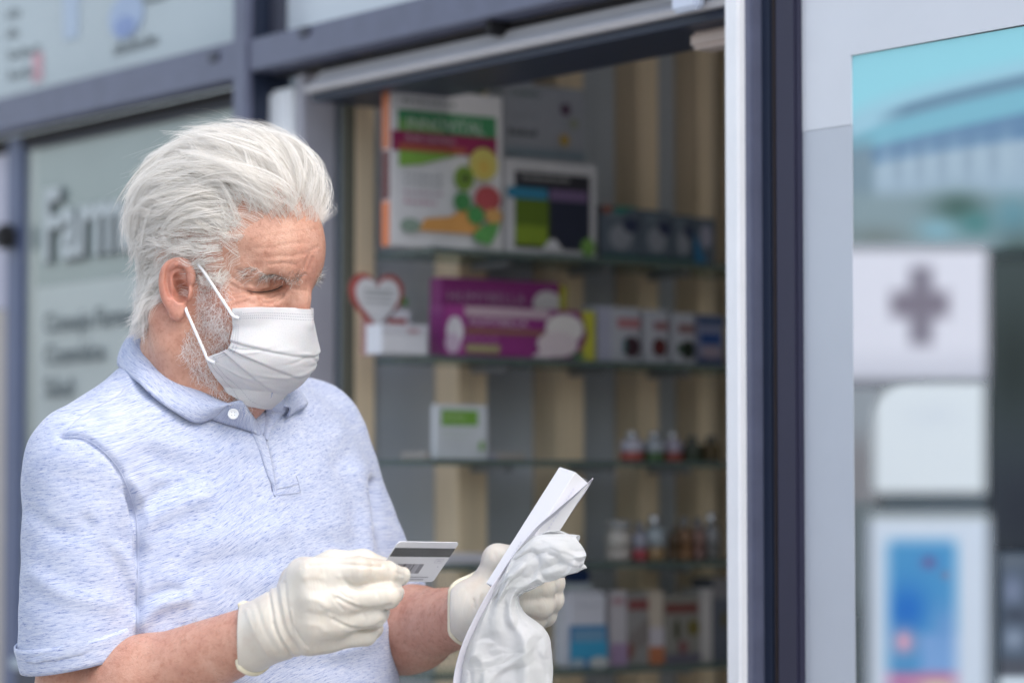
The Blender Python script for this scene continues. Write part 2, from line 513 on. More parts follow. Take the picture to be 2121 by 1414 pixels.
fquad('printed_band', [(130, -20), (165, -28), (162, 78), (133, 84)], ink((0.40, 0.49, 0.60)), upl, -0.0022)
fquad('printed_band', [(68, 112), (88, 107), (88, 166), (68, 172)], pk, upl, -0.0022)
def word_bar(px0, px1, py, slope, hgt, mat, parent, s):
    """an illegible word: a run of small strokes"""
    n = max(3, int((px1 - px0) / 9))
    for i in range(n):
        x = px0 + (px1 - px0) * i / n
        hh = hgt * (1.0 if (i * 7 + int(px0)) % 3 == 0 else 0.66)
        y = py + slope * (x - px0)
        fquad('printed_stroke', [(x, y), (x + 5.5, y + slope * 5.5), (x + 5.5, y + slope * 5.5 - hh), (x, y - hh)], mat, parent, s)
dk = ink((0.19, 0.22, 0.23))
for x0, x1, y in ((14, 46, 40), (14, 40, 80), (18, 84, 124), (18, 80, 166), ): word_bar(x0, x1, y, -0.2, 20, dk, upl, -0.0021)
word_bar(236, 330, 116, -0.27, 26, dk, upl, -0.0021); word_bar(300, 348, 10, -0.25, 20, dk, upl, -0.0021)
for x in (445, 632):
    t, z = fac(x, 118 if x < 500 else 66, SR)
    box_obj('bolt_head', fpt(t, SR, z), FAX, ((-0.014, 0.014), (0.0, 0.004), (-0.007, 0.007)), M_frame_dk, front, 0.003)

# ---- left jamb of the entrance
jamb = empty('door_jamb', fpt(ft(585, 0), 0, 0), 'bright aluminium jamb left of the open entrance', 'door jamb')
zj = zr_bot2 - 0.004
def rounded_post(name, t0, t1, s0, s1, z0, z1, mat, parent, top_round=0.06):
    return fb(name, (t0, t1), (s0, s1), (z0, z1), mat, parent, 0.004)
fb('jamb_strip', (ft(546, 0.0), ft(598, 0.01)), (-0.05, 0.01), (0.0, zj - 0.02), M_alu, jamb, 0.006)
fb('seal_strip', (ft(598.5, -0.004), ft(611, -0.004)), (-0.05, -0.004), (0.0, zj - 0.004), M_inner, jamb, 0.001)
fb('jamb_edge', (ft(611.5, 0.004), ft(627, 0.004)), (-0.05, 0.004), (0.0, zj - 0.004), M_lilac, jamb, 0.002)
fb('gasket', (ft(627.5, -0.02), ft(641, -0.02)), (-0.06, -0.02), (0.0, zj - 0.004), M_frame_dk, jamb, 0.001)

# ---- sliding-door head above the opening
head = empty('track_housing', fpt(ft(1000, 0), 0, 2.0), 'grey sliding door track housing under the upper rail', 'door track')
t_h0, t_h1 = ft(630, 0.03), t_open1 - 0.001
zh_top = zr_bot2 - 0.012
zh_bot = fz([(640, 190), (880, 141), (1120, 92)], 0.03)
zh_mid = zh_bot + (zh_top - zh_bot) * 0.48
print('head', zh_top, zh_mid, zh_bot)
V = []
prof = [(-0.09, zh_top), (0.006, zh_top), (0.012, zh_mid + 0.006), (0.030, zh_mid - 0.006), (0.034, zh_bot + 0.006), (0.030, zh_bot), (-0.09, zh_bot)]
for t in (t_h0, t_h1):
    for s, z in prof: V.append(fpt(t, s, z))
n = len(prof)
mesh_obj('track_cover', V, [tuple(range(n)), tuple(range(n, 2 * n))[::-1]] + [(i, n + i, n + (i + 1) % n, (i + 1) % n) for i in range(n)],
         plain('grey_white_metal', (0.50, 0.50, 0.52), 0.45, 0.5, var=0.03), head)
fb('track_shadow_gap', (t_h0, t_h1), (-0.09, 0.002), (zh_top + 0.0005, zr_bot2 - 0.0005), M_gap, head, 0)
fb('track_lip', (t_h0, t_h1), (-0.11, 0.020), (zh_bot - 0.012, zh_bot - 0.0005), M_navy, head, 0.001)
fb('track_slot', (ft(1019, 0.02), ft(1031, 0.02)), (0.0, 0.0305), tuple(sorted((fac(1025, 74, 0.02)[1], fac(1025, 44, 0.02)[1]))), M_gap, head, 0.001)
a, b = fac(1402, 30, 0.04), fac(1455, -10, 0.04)
fb('sensor_housing', (a[0], b[0]), (0.0345, 0.05), (a[1], b[1] + 0.03), plain('pale_blue_plastic', (0.62, 0.68, 0.80), 0.35), head, 0.004)
a, b = fac(1436, 44, -0.02), fac(1500, 24, -0.02)
fb('door_roller', (a[0], t_open1 - 0.002), (-0.05, -0.012), (zh_bot - 0.034, zh_bot - 0.0125), plain('pinkish_beige_plastic', (0.50, 0.42, 0.38), 0.5), head, 0.005)

# ---- right-hand posts of the sliding leaf
post = empty('door_post', fpt(ft(1570, 0.05), 0, 0), 'white edged dark navy post at right of the entrance', 'door post')
fb('white_edge', (t_open1, ft(1531, 0.06)), (-0.03, 0.06), (0.0, 3.0), M_white, post, 0.002)
fb('blue_grey_profile', (ft(1531.5, 0.05), ft(1559, 0.05)), (-0.03, 0.05), (0.0, 3.0), M_frame, post, 0.002)
fb('navy_profile', (ft(1559.5, 0.035), ft(1600, 0.035)), (-0.03, 0.035), (0.0, 3.0), M_navy, post, 0.002)
fb('rubber_strip', (ft(1600.5, 0.033), ft(1605.5, 0.033)), (-0.03, 0.033), (0.0, 3.0), plain('brown_rubber', (0.06, 0.045, 0.045), 0.6), post, 0.001)
fb('plum_profile', (ft(1606, 0.040), ft(1650, 0.040)), (-0.03, 0.040), (0.0, 3.0), M_plum, post, 0.003)

# ---- right-hand glazed leaf: grey border round a satin pane with notices behind
glazed = empty('glazed_door_leaf', fpt(ft(1900, 0.03), 0.03, 0), 'glass door leaf with a wide pale grey border at the right of the entrance', 'glass door')
SP = 0.030
tb0, tb1 = ft(1650.5, SP), ft(1765.5, SP)
z_op = fz([(1766, 114), (1940, 84), (2121, 54)], SP)
zst = fac(1700, 268, SP)[1]
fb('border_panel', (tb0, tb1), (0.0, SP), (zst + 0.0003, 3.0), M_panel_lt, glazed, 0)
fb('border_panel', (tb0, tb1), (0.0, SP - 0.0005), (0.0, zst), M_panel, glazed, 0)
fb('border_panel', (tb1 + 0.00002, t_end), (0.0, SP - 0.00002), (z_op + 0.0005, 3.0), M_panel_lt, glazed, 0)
mg = plain('dark_backed_glass', (0.075, 0.10, 0.11), 0.18, 0.5, var=0.12, scale=3)
fb('glass_pane', (tb1 + 0.0005, t_end), (0.004, 0.0270), (0.0, z_op - 0.0005), mg, glazed, 0)

# soft-focus printed films stuck on the pane: colour and feathered edge are the print itself
def film_mat():
    m, t, b = nmat('printed_window_film')
    at = nd(t, 'ShaderNodeAttribute', attribute_name='print'); al = nd(t, 'ShaderNodeAttribute', attribute_name='cover')
    t.links.new(at.outputs['Color'], b.inputs['Base Color']); b.inputs['Roughness'].default_value = 0.3; b.inputs['Specular IOR Level'].default_value = 0.25
    t.links.new(al.outputs['Fac'], b.inputs['Alpha'])
    return m
M_film_print = film_mat()
FILM_GAIN = 1.22
def sbox_(X, Y, x0, x1, y0, y1, bl, slope=0.0, xr=1765):
    Yq = Y - slope * (X - xr)
    f = lambda v, a, w: smooth01(v, a - w, a + w)
    return f(X, x0, bl) * (1 - f(X, x1, bl)) * f(Yq, y0, bl) * (1 - f(Yq, y1, bl))
def blob_(X, Y, x, y, rx, ry): return np.exp(-(((X - x) / rx) ** 2 + ((Y - y) / ry) ** 2))
def film(name, label, cat, x0, x1, y0, y1, fn, s, nx=70, ny=70, group=None, top=None):
    xs = np.linspace(x0, x1, nx); V = []; PX = []
    for j in range(ny):
        for x in xs:
            yt = y0 if top is None else top(x)
            y = yt + (y1 - yt) * j / (ny - 1)
            t, z = fac(x, y, s); V.append(fpt(t, s, z)); PX.append((x, y))
    PX = np.array(PX); X, Y = PX[:, 0], PX[:, 1]
    col, alpha = fn(X, Y)
    o = mesh_obj(name, np.array(V), grid_faces(nx, ny), M_film_print, None)
    tag(o, label, cat, group)
    lin = np.where(col <= 10.3, col / 255 / 12.92, ((col / 255 + .055) / 1.055) ** 2.4) * FILM_GAIN * np.array((1.05, .98, .88))
    set_attr(o, 'print', np.concatenate((lin, np.ones((len(lin), 1))), 1), 'FLOAT_COLOR'); set_attr(o, 'cover', alpha, 'FLOAT')
    return o
def paint(X, base, layers):
    c = np.tile(np.array(base, float), (len(X), 1))
    for w, rgb in layers: c = c * (1 - w[:, None]) + np.array(rgb, float) * w[:, None]
    return c
def f_top(X, Y):
    u = np.clip((X - 1765) / 356, 0, 1.3)
    a1 = 262 - 108 * u ** .72; a2 = 318 - 84 * u ** .9
    st = lambda v, w: smooth01(v, -w, w)
    L = [(st(Y - a1 + 24, 30), (150, 195, 216)), (st(Y - a1, 14) * smooth01(u, .10, .35), (104, 140, 166)), (st(Y - a1 - 28, 16), (118, 178, 200)), (st(Y - a2, 16), (96, 132, 168)), (st(Y - a2 - 34 - 20 * u, 18), (152, 176, 196)),
         (st(Y - 300, 40) * (1 - smooth01(X, 1790, 1830)), (118, 142, 158))]
    for x, w, h in ((1836, 14, 46), (1884, 12, 40), (1925, 15, 46), (1978, 16, 50), (2030, 13, 44), (2085, 14, 52)):
        L.append((blob_(X, Y, x, 348 - .08 * (x - 1765), w * 1.3, h) * .40, (166, 190, 206)))
    for x in (1860, 1905, 1952, 2005, 2058): L.append((blob_(X, Y, x, 352 - .08 * (x - 1765), 13, 44) * .35, (130, 152, 174)))
    L += [(st(Y - 402, 26), (128, 150, 160)), (blob_(X, Y, 1985, 432, 56, 34) * .9, (62, 92, 88)), (blob_(X, Y, 2020, 462, 40, 26) * .8, (64, 122, 124)), (blob_(X, Y, 1940, 476, 46, 26) * .8, (124, 172, 190)),
          (blob_(X, Y, 2100, 450, 46, 46) * .8, (90, 142, 160)), (blob_(X, Y, 1815, 492, 70, 26) * .85, (112, 126, 128)), (blob_(X, Y, 2110, 540, 46, 60), (66, 86, 86))]
    return paint(X, (140, 205, 223), L), 1 - smooth01(Y, 500, 552)
film('picture_film', 'turquoise printed window film with a curved blue roof band, top of the glass', 'window film', 1766, 2170, 60, 556, f_top, 0.0272, 90, 80, 'printed films on the glass door', top=lambda x: 116.5 - .1735 * (x - 1766))
def f_dark(X, Y):
    return paint(X, (58, 70, 72), [(smooth01(Y, 700, 1050), (44, 52, 60)), (blob_(X, Y, 2100, 760, 60, 120), (36, 46, 46)), (blob_(X, Y, 2120, 1060, 60, 80), (38, 44, 54))]), smooth01(X, 2026, 2072) * (1 - smooth01(Y, 1120, 1160)) * smooth01(Y, 500, 560)
film('dark_film', 'dark green grey printed film at the right edge of the glass', 'window film', 2020, 2200, 490, 1170, f_dark, 0.0276, 30, 60, 'printed films on the glass door')
def f_left(X, Y):
    return paint(X, (140, 150, 160), [(smooth01(Y, 860, 960), (124, 126, 132)), (smooth01(Y, 1020, 1060), (96, 108, 114))]), (1 - smooth01(X, 1800, 1850)) * smooth01(Y, 770, 820) * (1 - smooth01(Y, 1200, 1330) * .6)
film('grey_film', 'narrow grey printed film along the left edge of the glass', 'window film', 1766, 1860, 760, 1440, f_left, 0.0280, 24, 60, 'printed films on the glass door')
def f_cross(X, Y):
    return (paint(X, (213, 218, 233), [(smooth01(Y, 700, 800), (190, 196, 212)), (sbox_(X, Y, 1886, 1930, 552, 714, 28), (120, 118, 134)), (sbox_(X, Y, 1846, 1964, 604, 656, 28), (120, 116, 132))]),
            (1 - smooth01(X, 2018, 2070)) * smooth01(Y, 488, 542) * (1 - smooth01(Y, 762, 818)))
film('cross_notice', 'white notice with a soft grey medical cross, middle of the glass door', 'notice', 1766, 2072, 486, 820, f_cross, 0.0284, 80, 80, 'printed films on the glass door')
def f_blank(X, Y):
    corner = smooth01(np.hypot(X - 1915, Y - 905), 104, 150) * (X < 1915) * (Y < 905)
    return paint(X, (212, 224, 233), [(blob_(X, Y, 1930, 860, 60, 30) * .6, (204, 216, 228))]), smooth01(X, 1782, 1834) * (1 - smooth01(X, 2014, 2066)) * smooth01(Y, 772, 812) * (1 - smooth01(Y, 996, 1044)) * (1 - corner)
film('blank_notice', 'plain pale notice with a rounded corner, just below the cross notice', 'notice', 1780, 2068, 770, 1046, f_blank, 0.0288, 60, 60, 'printed films on the glass door')
def f_leaf(X, Y):
    pic = sbox_(X, Y, 1840, 1980, 1120, 1460, 28)
    ins = paint(X, (74, 146, 200), [(blob_(X, Y, 1878, 1262, 44, 52), (40, 112, 196)), (smooth01(Y, 1290, 1330) * smooth01(X, 1880, 1930), (122, 165, 218)), (blob_(X, Y, 1960, 1300, 36, 50) * .8, (112, 156, 210)), (blob_(X, Y, 1872, 1328, 26, 28), (190, 160, 190)),
                                    (blob_(X, Y, 1924, 1164, 18, 16), (92, 116, 172)), (blob_(X, Y, 1958, 1190, 12, 12) * .8, (104, 136, 180)), (smooth01(Y, 1372, 1408), (176, 128, 172)), (blob_(X, Y, 1940, 1416, 40, 14), (200, 180, 176))])
    c = paint(X, (200, 215, 233), [(smooth01(1100 - Y, 0, 40), (192, 206, 216))])
    c = c * (1 - pic[:, None]) + ins * pic[:, None]
    return c, smooth01(X, 1772, 1828) * (1 - smooth01(X, 2020, 2076)) * smooth01(Y, 1038, 1090)
film('leaflet_notice', 'white notice with a blue and pink printed picture, lowest on the glass', 'notice', 1770, 2078, 1036, 1450, f_leaf, 0.0292, 90, 90, 'printed films on the glass door')
def f_cab(X, Y):
    return paint(X, (78, 92, 110), [(blob_(X, Y, 2096, 1160, 50, 18), (92, 104, 118)), (blob_(X, Y, 2098, 1222, 24, 34), (112, 126, 152)), (blob_(X, Y, 2104, 1275, 30, 18), (66, 76, 92)), (blob_(X, Y, 2100, 1322, 26, 26), (126, 142, 164)), (smooth01(Y, 1350, 1380), (80, 86, 98)), (smooth01(Y, 1384, 1412), (196, 212, 226))]), smooth01(X, 2050, 2090) * smooth01(Y, 1128, 1160)
film('slate_film', 'slate blue printed film with two pale spots, bottom right of the glass', 'window film', 2044, 2200, 1120, 1450, f_cab, 0.0296, 40, 60, 'printed films on the glass door')
# ------------------------------------------------------------------ inside: slatted wall at right angles to the shopfront
IU = -FN                                             # along the slatted wall, inwards (right in the picture)
T_S = ft(712, -0.06)
def inn(px, py, off):
    p0 = W0 + FE * (T_S + off)
    p = hit(px, py, p0, FE)
    return np.array(((p - W0) @ IU, p[2]))           # distance inwards, height
def ipt(u, off, z): return W0 + FE * (T_S + off) + IU * u + UZ * z
IAX = (IU, FE, UZ)
def ib(name, u, off, z, mat, parent=None, bevel=0.0):
    return box_obj(name, W0 + FE * T_S, IAX, (u, off, z), mat, parent, bevel)
M_wood = None
def wood(name, col, var=0.16):
    m, t, b = nmat(name)
    tc = nd(t, 'ShaderNodeTexCoord'); mp = nd(t, 'ShaderNodeMapping'); mp.inputs['Scale'].default_value = (30, 30, 1.2)
    nz = nd(t, 'ShaderNodeTexNoise', i_Scale=1.6, i_Detail=8.0, i_Roughness=0.65)
    t.links.new(tc.outputs['Object'], mp.inputs[0]); t.links.new(mp.outputs[0], nz.inputs['Vector'])
    c = np.array(col)
    r = ramp(t, nz.outputs[0], [(0.3, tuple(c * (1 - var))), (0.7, tuple(np.clip(c * (1 + var), 0, 1)))])
    t.links.new(r.outputs[0], b.inputs['Base Color']); b.inputs['Roughness'].default_value = 0.5
    return m
M_oak = wood('oak_veneer', (0.74, 0.60, 0.42))
M_wallp = plain('slate_blue_wall_panel', (0.37, 0.405, 0.45), 0.55, 0.4, var=0.05, scale=6)
wallt = empty('slatted_wall', ipt(0.3, 0, 0), 'slate blue interior wall with upright oak battens behind the shelves', 'slatted wall')
ib('wall_panel', (0.062, 1.9), (-0.05, 0.0), (0.0, 2.66), M_wallp, wallt)
PB = 0.062
for x1, x2 in ((950, 1010), (1155, 1210), (1325, 1365), (1450, 1482), (1535, 1570)):
    u1, u2 = inn(x1, 707, PB)[0], inn(x2, 707, PB)[0]
    ib('batten', (u1, u2), (0.0005, PB), (0.0, 2.655), M_oak, wallt, 0.0015)
u1, u2 = inn(737, 707, 0.012)[0], inn(776, 707, 0.012)[0]
ib('batten', (u1, u2), (0.0005, 0.012), (0.0, 2.655), M_oak, wallt, 0.001)
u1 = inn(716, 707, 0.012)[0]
ib('shadow_strip', (u1, u2 - (u2 - inn(737, 707, 0.012)[0]) - 0.0005), (0.0005, 0.010), (0.0, 2.655), plain('olive_shade_strip', (0.13, 0.13, 0.10), 0.6), wallt)  # shade beside the first batten, put in as a dark olive strip
# inner door profile just behind the jamb
u0p, u1p = 0.065, u1 - 0.001
fb('inner_profile', (ft(642, -0.061), T_S + 0.0), (-0.10, -0.061), (0.0, 2.60), M_inner, jamb, 0.002)
# rest of the room
rm_f = plain('shop_floor_tile', (0.34, 0.33, 0.31), 0.35)
rm_w = plain('shop_wall_paint', (0.17, 0.16, 0.15), 0.7)
def sbox(name, t, s, z, mat):
    o = fb(name, t, s, z, mat, None, 0); o['kind'] = 'structure'; return o
sbox('shop_floor', (T_S - 0.2, t_end + 1.5), (-3.2, -0.05), (0.001, 0.012), rm_f)
sbox('shop_ceiling', (T_S - 0.2, t_end + 1.5), (-3.2, -0.12), (2.67, 2.75), rm_w)
sbox('shop_back_wall', (T_S - 0.2, t_end + 1.5), (-3.3, -3.21), (0.0, 2.75), rm_w)
sbox('shop_side_wall', (t_end + 1.5, t_end + 1.6), (-3.2, -0.5), (0.0, 2.75), rm_w)
sbox('shop_wall_stub', (T_S - 0.2, T_S - 0.055), (-3.2, -0.06), (0.013, 2.66), rm_w)

# glass shelves
mgs = bpy.data.materials.new('shelf_glass'); mgs.use_nodes = True
tt = mgs.node_tree; pb = tt.nodes['Principled BSDF']
pb.inputs['Base Color'].default_value = (0.10, 0.14, 0.135, 1); pb.inputs['Roughness'].default_value = 0.08
tr = nd(tt, 'ShaderNodeBsdfTransparent'); tr.inputs[0].default_value = (0.82, 0.92, 0.88, 1)
mm = nd(tt, 'ShaderNodeMixShader', i_0=0.45); tt.links.new(tr.outputs[0], mm.inputs[1]); tt.links.new(pb.outputs[0], mm.inputs[2])
tt.links.new(mm.outputs[0], tt.nodes['Material Output'].inputs[0])
M_edge = plain('green_glass_edge', (0.085, 0.115, 0.105), 0.2, 0.6)
M_brk = plain('shelf_bracket_steel', (0.35, 0.36, 0.38), 0.35, metal=0.6)
OFF = 0.20                                           # shelf front edge, in front of the wall
SHZ = []
for k, (pts, lab) in enumerate([
    ([(760, 508), (1000, 516), (1240, 532)], 'top glass shelf, under the big white supplement carton'),
    ([(760, 731), (1000, 738), (1240, 748)], 'glass shelf under the purple cartons and the heart display'),
    ([(800, 949), (1000, 952), (1300, 954)], 'glass shelf under the green and white card holder'),
    ([(960, 1172), (1200, 1166), (1400, 1160)], 'glass shelf carrying the row of brown and beige bottles'),
    ([(1160, 1388), (1300, 1380), (1450, 1374)], 'lowest visible glass shelf, under the blue and white bottle')]):
    z = float(np.mean([inn(x, y, OFF)[1] for x, y in pts]))
    SHZ.append(z)
    sh = empty('glass_shelf', ipt(0.3, 0.1, z), lab, 'shelf', 'glass shelves on the slatted wall')
    ib('shelf_plate', (0.072, 1.6), (PB + 0.001, OFF), (z - 0.007, z), mgs, sh)
    ib('shelf_edge', (0.072, 1.6), (OFF + 0.0003, OFF + 0.002), (z - 0.0075, z + 0.0003), M_edge, sh)
    for x in (980, 1182, 1345): 
        u = inn(x, 707, PB)[0]
        ib('bracket', (u - 0.006, u + 0.006), (PB + 0.001, PB + 0.09), (z - 0.016, z - 0.0078), M_brk, sh, 0.001)
print('shelf z', SHZ)

_ink_full = ink
def ink(col, rough=0.45):                             # shop goods: print colours muted and a little darker
    c = np.array(col, float); g_ = c.mean()
    return _ink_full(tuple((c * .86 + g_ * .14) * .84), rough)
# ---- goods.  Prints are in front-face fractions (0..1 across, 0..1 up)
def goods_plane(px0, px1, ytop, ybot_shelf_z, off):
    u0 = inn(px0, 707, off)[0]; u1 = inn(px1, 707, off)[0]
    ztop = inn((px0 + px1) / 2, ytop, off)[1]
    return u0, u1, ztop
def prints(o, u0, u1, z0, z1, off, items, side=None):
    w, h = u1 - u0, z1 - z0
    def pt(a, b, d): return ipt(u0 + a * w, off + d, z0 + b * h)
    d = 0.0006
    for it in items:
        d += 0.0005
        if it[0] == 'r':
            _, a0, b0, a1, b1, col = it
            pp = [(a0, b0), (a1, b0), (a1, b1), (a0, b1)]
        elif it[0] == 'e':
            _, a, b, ra, rb, col = it
            pp = [(a + ra * math.cos(q), b + rb * math.sin(q)) for q in np.linspace(0, 2 * math.pi, 20, endpoint=False)]
        elif it[0] == 'p':
            pp, col = it[1], it[2]
        elif it[0] == 't':
            _, a, b, hh, s, col, sq = it
            text_obj(s, pt(a, b, d), IU, UZ, hh * h, ink(col), o, 0.0002, squeeze=sq)
            continue
        elif it[0] == 'w':                           # illegible line of print
            _, a0, a1, b, hh, col = it
            n_ = max(3, int((a1 - a0) * 22))
            for i in range(n_):
                x0 = a0 + (a1 - a0) * i / n_; x1 = x0 + (a1 - a0) / n_ * 0.7
                q = hh * (1.0 if (i * 5) % 3 == 0 else 0.7)
                V = [pt(x0, b, d), pt(x1, b, d), pt(x1, b + q, d), pt(x0, b + q, d)]
                mesh_obj('printed_stroke', V, [(0, 1, 2, 3)], ink(col), o)
            continue
        mesh_obj('printed_patch', [pt(a, b, d) for a, b in pp], [tuple(range(len(pp)))], ink(col), o)
def carton(name, label, cat, px0, px1, ytop, shelf, items, col, depth=0.05, off=OFF - 0.012, side_col=None, group=None, z0=None, top_col=None):
    u0, u1, z1 = goods_plane(px0, px1, ytop, None, off)
    z0 = (SHZ[shelf] + 0.0006) if z0 is None else z0
    o = empty(name, ipt((u0 + u1) / 2, off - depth / 2, z0), label, cat, group)
    ib('carton_body', (u0, u1), (off - depth, off), (z0, z1), ink(col), o, 0.0012)
    if side_col:
        for za, zb, sc in side_col:
            V = [ipt(u0 - 0.0006, off - depth + 0.001, z0 + (z1 - z0) * za), ipt(u0 - 0.0006, off - 0.001, z0 + (z1 - z0) * za),
                 ipt(u0 - 0.0006, off - 0.001, z0 + (z1 - z0) * zb), ipt(u0 - 0.0006, off - depth + 0.001, z0 + (z1 - z0) * zb)]
            mesh_obj('side_print', V, [(0, 1, 2, 3)], ink(sc), o)
    prints(o, u0, u1, z0, z1, off, items)
    return o
WH, GR, RD = (0.72, 0.73, 0.76), (0.05, 0.30, 0.12), (0.42, 0.05, 0.07)
OR, YL, LG = (0.75, 0.18, 0.03), (0.62, 0.55, 0.10), (0.22, 0.45, 0.05)
PUR, PINK, DRK = (0.26, 0.015, 0.19), (0.50, 0.30, 0.42), (0.03, 0.03, 0.04)
carton('supplement_carton', 'large white supplement carton with green title band and fruit picture', 'carton', 808, 1040, 190, 0, [
    ('w', .10, .58, .905, .025, (.25, .3, .3)),
    ('r', .06, .725, .94, .86, GR), ('p', [(.06, .725), (.5, .725), (.3, .80), (.06, .80)], (.16, .38, .10)),
    ('t', .13, .745, .075, 'INNOVITAL', (.55, .62, .56), 1.05),
    ('r', .0, .60, .94, .725, (.30, .01, .09)), ('t', .12, .665, .035, 'PLAN CONTROL', (.62, .45, .5), 1.0), ('r', .06, .605, .66, .645, (.45, .10, .05)),
    ('p', [(.06, .60), (.6, .60), (.25, .52), (.06, .50)], LG),
    ('w', .10, .45, .44, .02, (.4, .42, .44)), ('w', .10, .45, .39, .02, (.4, .42, .44)), ('w', .10, .45, .33, .02, (.5, .35, .45)), ('w', .10, .40, .27, .025, (.6, .35, .45)),
    ('p', [(.22, .10), (.78, .10), (.78, .20), (.66, .28), (.5, .2), (.28, .18)], (.72, .33, .06)), ('e', .15, .13, .09, .045, (.25, .35, .28)),
    ('e', .80, .55, .13, .105, (.60, .52, .10)), ('e', .80, .53, .06, .05, (.62, .42, .05)),
    ('e', .62, .45, .09, .08, (.17, .30, .03)), ('e', .63, .45, .03, .025, (.03, .04, .02)),
    ('e', .83, .33, .12, .085, (.45, .06, .07)), ('e', .60, .30, .08, .06, (.05, .25, .07)), ('e', .72, .22, .08, .06, (.06, .30, .08)),
    ('e', .88, .22, .08, .05, (.62, .33, .08)), ('p', [(.70, .06), (.84, .03), (.90, .10), (.94, .18), (.80, .165), (.70, .11)], (.10, .36, .08))],
    (.70, .70, .72), 0.022, side_col=[(0, .28, OR), (.29, .60, (.14, .03, .03)), (.61, 1, (.55, .14, .03))])
carton('lying_carton', 'dark green picture carton lying on top of the large white supplement carton', 'carton', 868, 1005, 152, 0,
       [('r', .05, .1, .45, .9, (.03, .10, .04)), ('e', .6, .5, .2, .3, (.35, .2, .05)), ('r', .8, .1, .97, .9, (.45, .40, .10))], (.10, .14, .10), 0.03, OFF - 0.016,
       z0=inn(940, 189.5, OFF - 0.012)[1] + 0.0012)
carton('card_display', 'pale grey leaflet card with three coloured dots, standing behind the dark picture carton', 'display card', 1043, 1213, 178, 0, [
    ('w', .08, .45, .93, .03, (.12, .2, .18)), ('w', .08, .42, .80, .03, (.3, .33, .36)), ('w', .05, .40, .70, .035, (.06, .08, .09)),
    ('r', .02, .58, .98, .63, (.22, .30, .36)), ('e', .74, .87, .06, .035, (.10, .04, .09)), ('e', .84, .79, .055, .03, (.30, .33, .22)), ('e', .72, .69, .06, .035, (.50, .32, .04))],
    (.34, .36, .41), 0.004, OFF - 0.06)
carton('picture_carton', 'white carton with black and green picture and blue capsule, right of the supplement carton', 'carton', 1046, 1236, 335, 0, [
    ('w', .08, .45, .90, .03, (.4, .4, .4)), ('r', .10, .06, .92, .87, DRK), ('w', .18, .70, .79, .045, (.35, .35, .35)),
    ('r', .10, .09, .46, .60, (.10, .17, .005)), ('r', .10, .09, .44, .30, (.20, .30, .005)), ('p', [(.46, .60), (.9, .60), (.9, .12), (.66, .06), (.5, .25)], (.02, .025, .05)),
    ('p', [(.0, .66), (.04, .70), (.44, .70), (.44, .58), (.04, .58), (.0, .62)], (.01, .20, .34)), ('r', .46, .58, .88, .70, (.16, .10, .22)),
    ('p', [(.36, .03), (.46, .16), (.52, .17), (.62, .03)], (.55, .55, .58)), ('e', .88, .10, .08, .10, (.16, .34, .06))], (.55, .55, .58), 0.04)
for k, (a, b, yt, lab) in enumerate([(1246, 1325, 428, 'blister pack with orange and green corner, first of the top shelf row'),
                            (1328, 1392, 436, 'grey blister pack second in the row at the end of the top shelf'),
                            (1394, 1436, 446, 'grey blister pack third in the row at the end of the top shelf'),
                            (1438, 1482, 452, 'bright blue cornered pack, last in the row at the right end of the top shelf')]):
    it = [('e', .5, .42, .30, .25, (.24, .26, .30)), ('e', .75, .65, .2, .14, (.03, .04, .09)), ('r', 0, 0, 1, .10, (.02, .10, .10)), ('e', .3, .82, .2, .08, (.14, .18, .22))]
    if k == 0: it += [('p', [(0, 1), (.3, 1), (.15, .86), (0, .86)], (.30, .08, .04)), ('p', [(.32, 1), (.9, 1), (.5, .86), (.3, .86)], (.02, .20, .16))]
    if k == 3: it = [('p', [(0, 0), (.6, 0), (0, .7)], (.01, .16, .34)), ('e', .55, .6, .3, .25, (.3, .3, .38))]
    carton('blister_pack', lab, 'pack', a, b, yt, 0, it, (.10, .13, .17), 0.03, group='blister packs at the end of the top shelf')

# heart display and white tray
def heart():
    off = OFF - 0.05; z0 = SHZ[1] + 0.0006
    u0, u1, z1 = goods_plane(722, 838, 552, None, off)
    o = empty('heart_display', ipt((u0 + u1) / 2, off, z0), 'white heart shaped card with red rim standing at left end of the shelf', 'display card')
    zb = inn(790, 690, off)[1]
    cu, w = (u0 + u1) / 2, (u1 - u0)
    th = np.linspace(0, 2 * math.pi, 40, endpoint=False)
    hx = 16 * np.sin(th) ** 3; hy = 13 * np.cos(th) - 5 * np.cos(2 * th) - 2 * np.cos(3 * th) - np.cos(4 * th)
    for nm, sc, dd, mat in (('heart_rim', 1.0, 0.0, ink((.40, .06, .05))), ('heart_face', .80, 0.003, ink((.62, .63, .66)))):
        P = [ipt(cu + x / 33 * w * sc, off + dd, (z1 + zb) / 2 + y / 30 * (z1 - zb) * sc) for x, y in zip(hx, hy)]
        Q = [p - FE * 0.0025 for p in P]; n = len(P)
        mesh_obj(nm, P + Q, [tuple(range(n)), tuple(range(n, 2 * n))[::-1]] + [(i, n + i, n + (i + 1) % n, (i + 1) % n) for i in range(n)], mat, o)
    for zz in (.45, .55, .62): 
        a = ipt(cu - w * .25, off + 0.0036, zb + (z1 - zb) * zz); 
        mesh_obj('printed_stroke', [a, a + IU * w * .5, a + IU * w * .5 + UZ * .003, a + UZ * .003], [(0, 1, 2, 3)], ink((.36, .38, .40)), o)
    P = ipt(u1 - w * .06, off + 0.0036, zb + (z1 - zb) * .42)
    mesh_obj('printed_leaf', [P, P + IU * .008, P + IU * .007 + UZ * .012, P + UZ * .012 - IU * .002], [(0, 1, 2, 3)], ink((.08, .22, .04)), o)
    ib('foot', (cu - .006, cu + .006), (off - .03, off - 0.003), (z0, zb + .05), ink((.45, .2, .18)), o)
heart()
